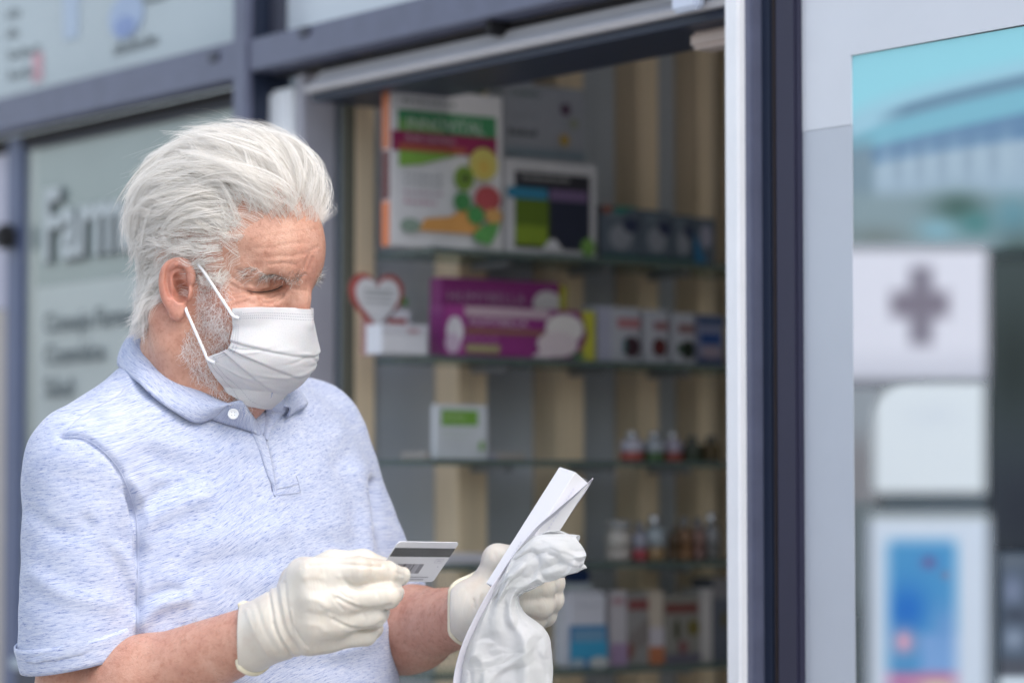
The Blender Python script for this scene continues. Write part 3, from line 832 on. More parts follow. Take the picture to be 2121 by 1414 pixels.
carton('white_tray', 'white product tray with red label in front of the heart card', 'tray', 792, 885, 672, 1, [('r', 0, .72, 1, 1, (.6, .6, .66)), ('r', .55, .72, .8, .86, (.5, .3, .35))], (.66, .67, .72), 0.04, OFF - 0.005,
       side_col=[(0, 1, (.72, .74, .80))])
carton('red_label_box', 'small white box with red label standing in the white tray', 'box', 790, 850, 640, 1, [('r', .2, .40, .85, .75, (.36, .05, .05))], (.60, .60, .66), 0.02, OFF - 0.05, z0=SHZ[1] + 0.012)
hum = [('w', .02, .62, .80, .10, PINK), ('r', .0, .14, .66, .48, (.16, .09, .03)), ('r', .60, .25, .70, .42, (.30, .23, .01)), ('e', .82, .36, .13, .36, (.62, .60, .60)), ('e', .76, .2, .13, .2, (.5, .42, .48)),
       ('p', [(.93, .08), (1, .08), (1, .9), (.93, .96), (.96, .5)], (.42, .40, .01))]
c2 = carton('purple_carton', 'upper purple carton with white flower, partly hidden behind its twin', 'carton', 915, 1172, 580, 1, [
    ('t', .04, .70, .13, 'HUMYBELLA', (.45, .28, .40), 1.15)] + [(('r', .02, .56, .60, .62, (.13, .08, .02))), ('r', .02, .64, .55, .66, (.30, .12, .2)),
    ('e', .84, .72, .12, .17, (.60, .58, .58)), ('p', [(.93, .5), (1, .5), (1, .95), (.94, 1)], (.42, .40, .01))], PUR, 0.03, OFF - 0.055, group='purple cartons')
c1 = carton('purple_carton', 'front purple carton with big white blossom and yellow end, foremost of the pair', 'carton', 918, 1228, 638, 1, [
    ('r', .08, .80, .70, .99, (.50, .36, .42)), ('t', .16, .62, .15, 'HUMYBELLA', (.62, .45, .55), 1.2), ('r', .14, .46, .68, .56, (.28, .12, .07)), ('w', .15, .36, .32, .08, (.40, .12, .32)),
    ('r', .14, .08, .36, .24, (.34, .30, .14)), ('r', .0, .0, .13, 1.0, (.36, .03, .26)), ('e', .065, .48, .055, .30, (.70, .68, .72)), ('e', .05, .25, .05, .2, (.6, .45, .6)),
    ('p', [(.88, 0), (1, 0), (1, 1), (.90, 1), (.95, .5)], (.48, .46, .01)), ('e', .79, .62, .13, .30, (.66, .62, .60)), ('e', .74, .30, .14, .26, (.62, .52, .55)), ('p', [(.56, .02), (.70, .02), (.72, .4)], (.60, .50, .54)), ('e', .88, .08, .05, .06, (.06, .16, .08))],
    PUR, 0.035, OFF - 0.008, group='purple cartons')
for k, (a, b, yt, lab) in enumerate([(1236, 1326, 636, 'wide white carton with red and teal print, beside the purple carton'), (1334, 1384, 642, 'narrow white carton with dark red spot, second after the purple carton'),
                                     (1392, 1440, 648, 'narrow white carton with dark green spot, third after the purple carton'), (1444, 1498, 652, 'blue and white carton at the right end beside the post')]):
    it = ([('r', 0, 0, .32, 1, (.36, .37, .48)), ('r', .46, .62, .98, .80, (.42, .16, .18)), ('e', .78, .28, .20, .20, (.05, .02, .03)), ('r', .58, .16, .66, .42, (.05, .16, .16))] if k == 0 else
          [('r', .40, .62, .98, .78, (.28, .12, .13)), ('e', .62, .30, .30, .18, (.07, .015, .015)), ('e', .62, .30, .14, .09, (.16, .02, .02))] if k == 1 else
          [('r', .25, .60, .95, .78, (.25, .13, .13)), ('e', .66, .28, .30, .19, (.02, .03, .02)), ('r', .2, .2, .34, .4, (.03, .10, .04))] if k == 2 else
          [('r', 0, 0, 1, .16, (.06, .08, .18)), ('r', .1, .42, .9, .62, (.01, .06, .24)), ('e', .5, .25, .4, .12, (.30, .24, .30)), ('r', 0, .80, 1, .95, (.05, .09, .2))])
    carton('medicine_carton', lab, 'carton', a, b, yt, 1, it, (.42, .43, .48) if k < 3 else (.20, .22, .34), 0.04, group='medicine cartons beside the purple cartons')
# card holder
o = carton('card_holder', 'leaning white card holder with green heading, alone on the middle shelf', 'card holder', 903, 1010, 838, 2, [
    ('r', .10, .62, .80, .90, (.17, .40, .04)), ('w', .14, .55, .74, .06, (.45, .6, .3)), ('w', .1, .7, .50, .03, (.5, .6, .5)), ('w', .1, .6, .40, .03, (.5, .6, .5)), ('e', .86, .25, .05, .09, (.2, .42, .06)), ('w', .12, .7, .28, .03, (.55, .58, .6))], (.60, .64, .68), 0.012, OFF - 0.03)
carton('card_tray', 'low beige tray holding cards on the middle shelf', 'tray', 880, 1090, 936, 2, [('r', .2, .1, .7, .9, (.35, .36, .46))], (.42, .38, .35), 0.06, OFF - 0.045)
carton('folded_leaflets', 'flat pile of white leaflets beyond the bank card', 'leaflets', 925, 1012, 1146, 3, [('r', 0, .4, 1, .5, (.45, .45, .5))], (.60, .60, .66), 0.08, OFF - 0.01)

# lathed bottles
def lathe(name, c, prof, mat, parent, seg=14):
    V = []; F = []
    for r, z in prof:
        for k in range(seg):
            a = 2 * math.pi * k / seg
            V.append(np.asarray(c) + np.array((r * math.cos(a), r * math.sin(a), z)))
    n = len(prof)
    for i in range(n - 1):
        for k in range(seg):
            F.append((i * seg + k, i * seg + (k + 1) % seg, (i + 1) * seg + (k + 1) % seg, (i + 1) * seg + k))
    F.append(tuple(range(seg))[::-1]); F.append(tuple(range((n - 1) * seg, n * seg)))
    return mesh_obj(name, V, F, mat, parent, True)
M_cap = plain('chrome_cap', (0.55, 0.56, 0.58), 0.18, metal=0.8)
def bottle(label, px0, px1, ytop, shelf, body, lower, cap, off=OFF - 0.03, neck=.45, group=None, capm=None, name='bottle', cat='bottle'):
    u0, u1, z1 = goods_plane(px0, px1, ytop, None, off); z0 = SHZ[shelf] + 0.0006
    r = (u1 - u0) / 2 * 0.98; h = z1 - z0; c = ipt((u0 + u1) / 2, off - r, z0)
    o = empty(name, c, label, cat, group)
    lathe('bottle_base', c, [(r * .8, 0), (r, h * .04), (r, h * .30)], ink(lower, .25), o)
    lathe('bottle_body', c, [(r, h * .302), (r, h * .58), (r * .85, h * .68), (r * neck, h * .74)], ink(body, .25), o)
    lathe('cap', c, [(r * neck * 1.1, h * .745), (r * neck * 1.15, h * .95), (r * neck * .8, h)], capm or ink(cap, .2), o)
    return o
G1 = 'small bottles on the middle shelf'
bottle('small nail bottle with red base and chrome cap, first of the middle row', 1304, 1345, 892, 2, (.50, .48, .58), (.45, .07, .05), WH, group=G1, capm=M_cap)
bottle('small nail bottle with green base and chrome cap, second of the middle row', 1350, 1386, 893, 2, (.42, .46, .52), (.07, .16, .05), WH, group=G1, capm=M_cap)
bottle('small nail bottle with brick red base and chrome cap, third of the middle row', 1389, 1424, 894, 2, (.40, .36, .46), (.36, .05, .03), WH, group=G1, capm=M_cap)
bottle('small dark bottle after the red based one on the middle shelf', 1430, 1462, 902, 2, (.07, .08, .06), (.05, .07, .04), (.1, .1, .09), group=G1)
bottle('small dark amber bottle beside the white post on the middle shelf', 1468, 1500, 902, 2, (.12, .08, .03), (.10, .07, .03), (.1, .1, .09), group=G1)
G2 = 'bottles on the fourth shelf'
bottle('tall beige bottle with blue grey side, first on the fourth shelf', 1276, 1320, 1076, 3, (.48, .44, .40), (.46, .40, .36), (.32, .32, .32), neck=.85, group=G2)
bottle('short red and white bottle next to the tall beige one', 1320, 1348, 1080, 3, (.34, .34, .42), (.42, .04, .06), (.25, .25, .28), group=G2)
bottle('pale blue and amber bottle with round chrome cap', 1350, 1388, 1066, 3, (.36, .42, .46), (.36, .22, .09), WH, group=G2, capm=M_cap)
bottle('dark brown bottle in the middle of the fourth shelf row', 1392, 1412, 1082, 3, (.10, .06, .03), (.12, .07, .03), (.12, .11, .10), group=G2)
bottle('amber brown bottle with grey cap on the fourth shelf', 1413, 1440, 1070, 3, (.22, .11, .05), (.26, .12, .04), (.20, .20, .21), group=G2)
bottle('pinkish brown bottle with dark cap on the fourth shelf', 1442, 1467, 1072, 3, (.28, .15, .12), (.22, .11, .09), (.14, .14, .18), group=G2)
bottle('grey bottle with large chrome cap beside the white post', 1468, 1500, 1062, 3, (.24, .24, .25), (.16, .15, .14), WH, group=G2, capm=M_cap)
# lowest shelf
def blue_bottle():
    off = OFF - 0.02; u0, u1, z1 = goods_plane(1176, 1258, 1178, None, off); z0 = SHZ[4] + 0.0006; h = z1 - z0; w = u1 - u0
    o = empty('flat_bottle', ipt((u0 + u1) / 2, off - .02, z0), 'flat white and bright blue bottle with navy cap on the lowest shelf', 'bottle')
    ib('bottle_body', (u0, u1), (off - .04, off), (z0, z0 + h * .78), ink((.60, .61, .68), .3), o, 0.006)
    ib('shoulder', (u0 + w * .14, u1 - w * .3), (off - .034, off - .006), (z0 + h * .78, z0 + h * .86), ink((.42, .48, .52), .3), o, 0.003)
    ib('cap', (u0 + w * .18, u1 - w * .34), (off - .032, off - .008), (z0 + h * .86, z1), ink((.01, .035, .12), .3), o, 0.003)
    prints(o, u0, u1, z0, z0 + h * .78, off, [('r', .03, .0, .97, .55, (.02, .20, .45)), ('r', .10, .24, .9, .50, (.14, .32, .50)), ('r', .03, .12, .97, .34, (.01, .33, .58)), ('e', .75, .06, .25, .08, (.5, .52, .52)), ('e', .2, .06, .2, .06, (.35, .46, .55)), ('w', .2, .8, .8, .03, (.45, .47, .55))])
blue_bottle()
G3 = 'boxes on the lowest shelf'
carton('upright_box', 'slim white box with lilac foot, right after the blue bottle', 'box', 1262, 1298, 1222, 4, [('r', 0, 0, 1, .3, (.36, .24, .40)), ('r', .1, .82, .8, .9, (.45, .25, .28))], (.50, .47, .50), 0.05, OFF - 0.03, group=G3)
carton('upright_box', 'grey picture box with red band, between the lilac and the orange footed boxes', 'box', 1299, 1341, 1226, 4, [('r', 0, .76, 1, .9, (.24, .06, .06)), ('p', [(0, .4), (1, .66), (1, .3), (.2, .2)], (.22, .19, .18)), ('e', .1, .2, .16, .12, (.22, .08, .05))], (.27, .26, .25), 0.05, OFF - 0.03, group=G3)
carton('upright_box', 'slim cream box with orange foot on the lowest shelf', 'box', 1342, 1373, 1222, 4, [('r', 0, 0, 1, .24, (.50, .16, .06)), ('r', 0, .24, 1, .5, (.52, .48, .52))], (.52, .44, .35), 0.05, OFF - 0.03, group=G3)
carton('upright_box', 'wide grey brown box with red band and fruit print, before the white strip', 'box', 1374, 1447, 1232, 4, [('r', .02, .74, .95, .88, (.18, .05, .04)), ('e', .35, .5, .08, .16, (.06, .06, .02)), ('e', .8, .52, .18, .12, (.16, .13, .03)), ('e', .5, .24, .14, .1, (.22, .09, .09)), ('r', 0, 0, 1, .14, (.13, .12, .16))], (.24, .23, .20), 0.05, OFF - 0.03, group=G3)
carton('upright_box', 'slim off white box near the post on the lowest shelf', 'box', 1449, 1474, 1218, 4, [('r', 0, .9, 1, 1, (.45, .43, .42))], (.48, .45, .43), 0.05, OFF - 0.03, group=G3)
carton('upright_box', 'dark slate box touching the white post on the lowest shelf', 'box', 1475, 1512, 1196, 4, [('r', 0, .75, 1, 1, (.2, .19, .2)), ('e', .6, .5, .2, .1, (.12, .1, .04))], (.10, .11, .14), 0.05, OFF - 0.03, group=G3)
ink = _ink_full
# ------------------------------------------------------------------ the man
PIX = lambda d: FPX / d
person = empty('person', np.array((PW(430, 707, 3.12)[0], PW(430, 707, 3.12)[1], 0.0)),
               'grey haired man in pale blue polo, white mask and gloves, reading a card', 'person')

# head frame: R to his right, F forward, Z up; origin midway between the ear openings
YAW, HP = math.radians(64), math.radians(17)
HO = C(447, 600, 3.05)
hf = np.array((math.sin(YAW) * math.cos(HP), -math.cos(YAW) * math.cos(HP), -math.sin(HP)))
hr = np.array((-math.cos(YAW), -math.sin(YAW), 0.0))
hu = np.cross(hr, hf)
def H2C(p):
    p = np.asarray(p, float)
    return HO + p[..., 0:1] * hr + p[..., 1:2] * hf + p[..., 2:3] * hu
def H2W(p): return c2w(H2C(p))
def C2H(p):
    q = np.asarray(p, float) - HO
    return np.stack((q @ hr, q @ hf, q @ hu), -1)

def press(P, N, folds, gain=1.0):
    px = w2px(c2w(P)); view = C2view(P)
    front = (N * view).sum(1) < 0.25
    disp = np.zeros(len(P))
    for pts, w, h in folds:
        pl = catmull(pts, 24)
        d = poly_dist(px, pl)
        disp += np.where(front, gain * h * np.exp(-(d / w) ** 2), 0)
    return P + N * disp[:, None]
def C2view(P): 
    return P / np.linalg.norm(P, axis=1)[:, None]

# ---------------- head and neck
hd = Clay((-0.10, -0.125, -0.175), (0.10, 0.145, 0.16), 0.00115)
hd.ell((0, .003, .058), (.0755, .0985, .084))
hd.ell((0, .041, .050), (.0600, .058, .055), k=.02)
hd.ell((0, .048, -.008), (.060, .050, .062), k=.02)
for s in (1, -1):
    hd.ell((s * .047, .060, -.004), (.019, .022, .019), k=.02)           # cheekbone
    hd.cap((s * .052, .004, -.058), (s * .020, .078, -.074), .014, .016, k=.028)  # jaw
    hd.cap((s * .056, .004, -.012), (s * .053, .002, -.055), .012, .013, k=.02)
    hd.ell((s * .078, .066, .036), (.018, .032, .030), k=.015, sub=True)           # temple
    hd.chain([(s * .010, .0865, .0460), (s * .030, .0735, .0455), (s * .047, .0540, .0430)], [.0108, .0105, .0095], k=.010)    # brow ridge
    hd.ell((s * .03, .075, -.03), (.024, .02, .03), k=.02)
hd.ell((0, .082, -.070), (.022, .020, .020), k=.02)
hd.ell((0, .078, -.036), (.036, .031, .034), k=.02)
hd.cap((0, .084, .050), (0, .090, .030), .010, .009, k=.014)
hd.chain([(0, .087, .036), (0, .0965, .018), (0, .1025, -.003)], [.0085, .0095, .0120], k=.010)
hd.ell((0, .1035, -.007), (.0122, .0115, .0112), k=.006)
for s in (1, -1):
    hd.ell((s * .0145, .095, -.010), (.008, .012, .009), k=.006)
    hd.ell((s * .0355, .0835, .0280), (.0185, .0140, .0115), k=.010, sub=True)       # socket
    hd.ell((s * .0350, .0635, .0290), (.0170, .0140, .0112), k=.004)              # closed lids
    hd.ell((s * .0425, .0660, .0380), (.015, .0115, .0058), k=.006)                     # hooded outer brow
    hd.ell((s * .0350, .0690, .0135), (.015, .0080, .0060), k=.006)                    # bag under the eye
# neck: goes down in the world, so forward in the head's own frame
hd.cap((0, -.012, -.02), (0, .012, -.175), .056, .060, k=.022)
for s in (1, -1):
    hd.cap((s * .058, -.018, -.035), (s * .022, .055, -.165), .013, .012, k=.018)
hd.ell((0, .062, -.125), (.016, .012, .02), k=.02)
hd.ell((0, .05, -.098), (.04, .035, .018), k=.02)                                  # under-chin
# ear: his right one is seen; the left one mirrors it
def ear(s):
    c = np.array((s * .0745, .004, .0015))
    ax_b = np.array((0, -0.16, .987)) ; ax_b /= np.linalg.norm(ax_b)        # up along the ear
    out = np.array((s * .86, .50, .05)); out -= ax_b * (out @ ax_b); out /= np.linalg.norm(out)   # ear faces out and a little forward
    wd = np.cross(out, ax_b) * (1 if s > 0 else -1)
    if wd[1] > 0: wd = -wd                                                   # towards the back
    P = lambda a, b, o=0.0: c + wd * a * .84 + ax_b * b * .88 + out * o
    rot = np.array((wd, ax_b, out))
    hd.ell(P(.004, .002, -.004), (.0140, .0262, .0075), k=.004, rot=rot)      # plate
    hd.cap(P(-.008, .0, -.012), P(.004, .002, -.006), .014, .012, k=.008)
    hd.ell(P(.0005, -.001, .006), (.0110, .0208, .0085), k=.0025, rot=rot, sub=True)
    hel = catmull([P(-.012, .010, .003), P(-.010, .022, .004), P(-.001, .0298, .004), P(.011, .0285, .003), P(.0195, .019, .002), P(.0205, .004, .001), P(.0165, -.010, .001), P(.0105, -.020, .001)], 20)
    hd.chain(hel, np.linspace(.0042, .0044, 20), k=.0025)
    ant = catmull([P(.006, .019, .000), P(.0115, .009, .0005), P(.0115, -.004, .000), P(.0065, -.014, .001), P(-.002, -.0165, .002)], 12)
    hd.chain(ant, np.full(12, .0031), k=.003)
    hd.ell(P(.000, -.026, .001), (.0095, .0100, .0055), k=.005, rot=rot)     # lobe
    hd.ell(P(-.0105, -.004, .003), (.0045, .0075, .0050), k=.004, rot=rot)   # tragus
    hd.ell(P(-.002, -.004, .003), (.0072, .0105, .0120), k=.0025, rot=rot, sub=True)   # concha
HEAD_BARE = hd.v.copy()
ear(1); ear(-1)
headP, headQ = hd.mesh(relax=1)
headN = vnormals(headP, headQ)
LINES = [
    ([(552, 534), (575, 531), (600, 531), (622, 527), (641, 521), (658, 512)], 4.0, -.0007), ([(528, 514), (560, 513), (598, 505), (630, 503)], 4.0, -.0005), ([(560, 548), (590, 545), (612, 549)], 4, -.0010), ([(540, 492), (580, 486), (630, 478), (660, 474)], 4, -.0003),
    ([(528, 540), (560, 540), (595, 539), (622, 536), (645, 530)], 5, .0003), ([(520, 525), (560, 521), (600, 517), (640, 511)], 5, .0002),
    ([(640, 528), (636, 542), (630, 556)], 4, -.0016), ([(632, 568), (621, 578), (607, 584)], 4, -.0015), ([(648, 534), (643, 548), (640, 558)], 4, -.0010),
    ([(509, 580), (520, 568), (535, 558)], 4, -.0014), ([(493, 561), (503, 572), (510, 580)], 4, -.0014), ([(480, 574), (496, 584), (506, 592), (525, 604)], 4, -.0018), ([(478, 588), (492, 596), (508, 601)], 4, -.0015),
    ([(479, 610), (495, 606), (510, 604), (524, 605)], 4, -.0018), ([(478, 622), (492, 617), (508, 611), (520, 608)], 4, -.0015), ([(482, 632), (500, 626), (514, 622)], 4, -.0015), ([(476, 602), (488, 602), (500, 602)], 3.5, -.0011), ([(486, 616), (502, 616)], 3.5, -.0009), ([(494, 634), (510, 630), (524, 628)], 4, -.0010),
    ([(480, 581), (494, 590), (506, 597)], 4, .0009), ([(480, 616), (495, 612), (510, 608)], 4, .0010), ([(480, 628), (496, 622), (512, 617)], 4, .0009),
    ([(504, 598), (517, 603), (539, 605), (559, 602), (576, 597), (586, 590)], 4.0, -.0045), ([(506, 588), (525, 590), (545, 588), (565, 584), (584, 580)], 4.5, -.0016), ([(512, 595), (530, 598), (550, 596), (570, 591)], 5, .0013),
    ([(541, 620), (550, 626), (563, 627), (576, 620), (584, 610)], 4, -.0022), ([(536, 612), (552, 617), (568, 612), (578, 605)], 4, -.0014), ([(540, 614), (556, 620), (572, 615)], 6, .0014),
    ([(604, 599), (618, 601), (632, 601)], 3.5, -.0010), ([(590, 588), (600, 594), (612, 597)], 4, -.0010), ([(585, 612), (592, 622), (594, 634)], 6, -.0010), ([(545, 634), (556, 640), (570, 644)], 6, -.0012),
    ([(392, 700), (420, 745), (455, 790), (500, 828)], 5, -.0016), ([(380, 720), (405, 765), (440, 806), (480, 832)], 5, -.0014), ([(440, 822), (480, 842), (530, 846), (560, 838)], 5, -.0016), ([(470, 846), (510, 858), (548, 852)], 5, -.0012),
    ([(372, 538), (358, 539), (348, 552), (346, 573), (349, 597), (356, 613)], 4.5, -.0036), ([(366, 574), (369, 586), (375, 598)], 8, -.0075), ([(363, 548), (358, 566), (359, 590), (366, 608)], 4, .0016),
]
headP = C2H(press(H2C(headP), headN @ np.stack((hr, hf, hu)), LINES, .72))
headN = vnormals(headP, headQ)
outw = float(np.mean((headN * (headP - np.array((0, 0, .02)))).sum(1)))
print('head verts', len(headP), 'normals out' if outw > 0 else 'NORMALS IN')

# skin colouring that belongs to the skin itself: ruddier nose, cheeks and ears, paler forehead top
def skin_tint(P):
    def blob(c, r): return np.exp(-(((P - np.array(c)) / np.array(r)) ** 2).sum(1))
    red = .55 * blob((0, .108, -.005), (.02, .025, .02)) + .40 * blob((.05, .06, -.005), (.02, .03, .02)) + .4 * blob((-.05, .06, -.005), (.02, .03, .02))
    red += .55 * blob((.083, .002, .0), (.022, .03, .045)) + .5 * blob((-.083, .002, 0), (.022, .03, .045))
    red += .30 * blob((0, .095, .055), (.03, .03, .025)) + .35 * blob((0, .05, -.13), (.06, .06, .04))
    red += .25 * blob((.033, .085, .004), (.018, .02, .008)) + .25 * blob((-.033, .085, .004), (.018, .02, .008))
    lip = .5 * blob((.0325, .085, .024), (.015, .014, .008)) + .5 * blob((-.0325, .085, .024), (.015, .014, .008))
    return np.clip(red, 0, 1), np.clip(lip, 0, 1)

def skin_mat():
    m, t, b = nmat('skin')
    tc = nd(t, 'ShaderNodeTexCoord'); at = nd(t, 'ShaderNodeAttribute', attribute_name='ruddy')
    n1 = nd(t, 'ShaderNodeTexNoise', i_Scale=42.0, i_Detail=6.0, i_Roughness=0.65)
    n2 = nd(t, 'ShaderNodeTexNoise', i_Scale=210.0, i_Detail=4.0, i_Roughness=0.6)
    vo = nd(t, 'ShaderNodeTexVoronoi', i_Scale=620.0)
    wv = nd(t, 'ShaderNodeTexNoise', i_Scale=520.0, i_Detail=3.0)
    for n in (n1, n2, vo, wv): t.links.new(tc.outputs['Object'], n.inputs['Vector'])
    r1 = ramp(t, n1.outputs[0], [(0.28, (.45, .225, .160)), (0.5, (.55, .305, .222)), (0.72, (.61, .37, .28))])
    mix = nd(t, 'ShaderNodeMix', data_type='RGBA', blend_type='MULTIPLY')
    mix.inputs[0].default_value = 1.0
    r2 = ramp(t, n2.outputs[0], [(0.30, (.82, .74, .70)), (0.50, (1, 1, 1))])
    t.links.new(r1.outputs[0], mix.inputs[6]); t.links.new(r2.outputs[0], mix.inputs[7])
    mx = nd(t, 'ShaderNodeMix', data_type='RGBA', blend_type='MIX')
    mx.inputs[7].default_value = (.50, .17, .13, 1)
    t.links.new(at.outputs['Fac'], mx.inputs[0]); t.links.new(mix.outputs[2], mx.inputs[6])
    t.links.new(mx.outputs[2], b.inputs['Base Color'])
    b.inputs['Roughness'].default_value = 0.42
    b.inputs['Specular IOR Level'].default_value = 0.4
    b.inputs['Subsurface Weight'].default_value = 0.18
    b.inputs['Subsurface Radius'].default_value = (1.0, 0.35, 0.2)
    b.inputs['Subsurface Scale'].default_value = 0.006
    ad = nd(t, 'ShaderNodeMath', operation='ADD')
    t.links.new(vo.outputs['Distance'], ad.inputs[0]); t.links.new(wv.outputs[0], ad.inputs[1])
    bp = nd(t, 'ShaderNodeBump', i_Strength=0.30, i_Distance=0.0009)
    t.links.new(ad.outputs[0], bp.inputs['Height']); t.links.new(bp.outputs[0], b.inputs['Normal'])
    return m
M_skin = skin_mat()

# ---------------- arms, in camera-aligned metres
EL_R, WR_R = C(158, 1472, 2.985), C(572, 1297, 2.85)
EL_L, WR_L = C(770, 1322, 3.24), C(985, 1268, 3.05)
def arm_clay(lo, hi, parts):
    c = Clay(lo, hi, 0.0026)
    for p in parts: c.cap(*p[:2], p[2], p[3], k=p[4])
    return c.mesh(relax=2)
def bbox(pts, m): 
    P = np.array(pts); return P.min(0) - m, P.max(0) + m
SH_R, SH_L = C(170, 965, 2.975), C(640, 897, 3.24)
mid = lambda a, b, f: a + (b - a) * f
lo, hi = bbox([EL_R, WR_R, SH_R], .08)
armR = arm_clay(lo, hi, [(SH_R, EL_R, .046, .040, 0), (EL_R, mid(EL_R, WR_R, .35), .040, .043, .02), (mid(EL_R, WR_R, .3), WR_R, .044, .0265, .02), (WR_R, mid(EL_R, WR_R, 1.10), .022, .014, .01)])
lo, hi = bbox([EL_L, WR_L, SH_L], .08)
armL = arm_clay(lo, hi, [(SH_L, EL_L, .045, .042, 0), (EL_L, mid(EL_L, WR_L, .4), .044, .043, .02), (mid(EL_L, WR_L, .35), WR_L, .043, .0275, .02), (WR_L, mid(EL_L, WR_L, 1.1), .022, .014, .01)])

# ---------------- torso (shared by the skin core and, a little larger, the shirt)
TYAW = math.radians(42)
tl = np.array((math.cos(TYAW), math.sin(TYAW)))       # his left, in (x, depth)
tf = np.array((math.sin(TYAW), -math.cos(TYAW)))      # forward
TD = 3.12
_st = [  # row in the photograph, centre column, half width, half depth, forward shift
    (745, 421, .066, .060, .012), (800, 424, .090, .075, .006), (850, 428, .150, .095, .0), (900, 430, .176, .110, .0), (980, 432, .188, .122, .004), (1100, 433, .193, .130, .012),
    (1250, 437, .196, .138, .020), (1414, 443, .199, .143, .024), (1600, 446, .199, .142, .020), (1900, 446, .192, .130, .010)]
_sz = np.array([(CY - a[0]) / FPX * TD for a in _st]); _sa = np.array([a[1:] for a in _st], float)
def torso_params(z):
    o = np.argsort(_sz)
    return [np.interp(z, _sz[o], _sa[o, i]) for i in range(4)]
def torso_field(X, D, Z, grow=0.0):
    cx, a, b, sh = torso_params(Z)
    x = X - (cx - CX) / FPX * TD; d = D - TD
    l = x * tl[0] + d * tl[1]; f = x * tf[0] + d * tf[1] - sh
    a = a + grow; b = b + grow
    ra = np.sqrt((l / a) ** 2 + (f / b) ** 2) + 1e-6
    return (ra - 1) * np.minimum(a, b) * 0.92
def torso_clay(h, grow, lo, hi):
    c = Clay(lo, hi, h)
    X = c.ax[0][:, None, None]; D = c.ax[1][None, :, None]; Z = c.ax[2][None, None, :]
    c.v = torso_field(X, D, Z, grow).astype(np.float32)
    cap = (Z - (_sz[0] + grow)) + 0 * X + 0 * D
    c.v = np.maximum(c.v, cap.astype(np.float32))
    c.cap(C(335, 842, 3.07), C(190, 945, 2.99), .055 + grow, .055 + grow, k=.045)
    c.cap(C(520, 850, 3.19), C(625, 900, 3.24), .055 + grow, .056 + grow, k=.045)
    return c
LO_T, HI_T = np.array((-.58, 2.78, -.60)), np.array((-.06, 3.50, .02))
core = torso_clay(.006, -.012, LO_T, HI_T)
core.cap(C(452, 740, 3.085), C(440, 860, 3.10), .058, .07, k=.02)
coreP, coreQ = core.mesh(relax=2)

# shirt: torso, sleeves, then folds pressed in by hand
SLV_R = C(160, 1420, 2.965); SLV_L = C(765, 1216, 3.245)
sh = torso_clay(.0032, 0.0, LO_T, HI_T)
_sl = sh.twin(); _sl.cap(C(172, 972, 2.975), SLV_R, .0600, .0605); _sl.cut(C(160, 1340, 2.965), np.array((.204, .10, -.979)))
sh.v = smin(sh.v, _sl.v, .014)
sh.cap(C(640, 900, 3.24), SLV_L, .0560, .0560, k=.022)
# neck opening: leave out the collar hole and the open front
sh.cap(C(455, 700, 3.08), C(440, 800, 3.09), .066, .066, k=.006, sub=True)
sh.cap(C(522, 818, 3.02), C(542, 872, 2.985), .022, .005, k=.004, sub=True)
shP, shQ = sh.mesh(relax=2)
shN = vnormals(shP, shQ)

# folds and seams: (polyline in photograph pixels, half width px, height m; positive stands out)
FOLDS = [
    ([(545, 903), (556, 930), (565, 970), (570, 1015)], 5, -.0035),
    ([(128, 903), (180, 910), (235, 955), (265, 1010), (282, 1075), (286, 1180), (284, 1300), (287, 1400)], 5.5, -.0055),     # armhole seam
    ([(272, 1000), (300, 1050), (300, 1120)], 16, .0035), ([(255, 1010), (292, 1080), (290, 1160)], 9, -.0028),
    ([(283, 1262), (310, 1235), (345, 1222), (372, 1222)], 10, -.0028), ([(292, 1290), (330, 1255), (385, 1240)], 14, .004),
    ([(285, 1062), (325, 1020), (370, 1000)], 14, -.003), ([(290, 1100), (340, 1060), (420, 1030)], 20, .003),
    ([(205, 1110), (250, 1150), (280, 1200)], 16, .0028), ([(180, 1080), (235, 1150), (275, 1240)], 14, -.0024),
    ([(70, 1190), (140, 1230), (230, 1250)], 18, .002), ([(60, 1060), (120, 1100), (180, 1110)], 18, -.0018),
    ([(320, 905), (380, 930), (450, 935), (520, 930)], 20, .0022), ([(300, 940), (370, 975), (470, 985)], 22, -.0018),
    ([(560, 1045), (575, 1120), (560, 1200)], 22, .002), ([(610, 1040), (640, 1100), (700, 1130)], 24, -.0018),
    ([(770, 1000), (780, 1080), (784, 1150), (770, 1240)], 9, -.006), ([(740, 980), (758, 1060), (765, 1150)], 16, .003),
    ([(700, 960), (735, 1040), (740, 1130)], 18, -.0022),
    ([(430, 1120), (520, 1100), (620, 1095)], 26, .0016), ([(400, 1180), (480, 1160), (560, 1160)], 22, -.0016),
    ([(600, 860), (660, 890), (715, 940)], 20, -.0018), ([(340, 1320), (420, 1390), (520, 1410)], 22, .0022),
    ([(560, 1385), (640, 1375), (740, 1385)], 24, -.002), ([(690, 1350), (760, 1330), (790, 1300)], 16, .0025),
    ([(246, 790), (262, 802), (225, 835), (170, 862), (125, 903)], 5, -.0018),
]
shP = press(shP, shN, FOLDS, 1.45)
# soft unevenness of cloth
def wob(P, f, ph): return np.sin(P[:, 0] * f + ph + 2.1 * np.sin(P[:, 2] * f * .7 + ph)) * np.sin(P[:, 2] * f * .83 + 1.7 * np.sin(P[:, 1] * f * .6 + ph * 2))
shP = shP + shN * (.0011 * wob(shP, 38, .4) + .0007 * wob(shP, 83, 1.9))[:, None]
shP = relax_mesh(shP, shQ, .35)

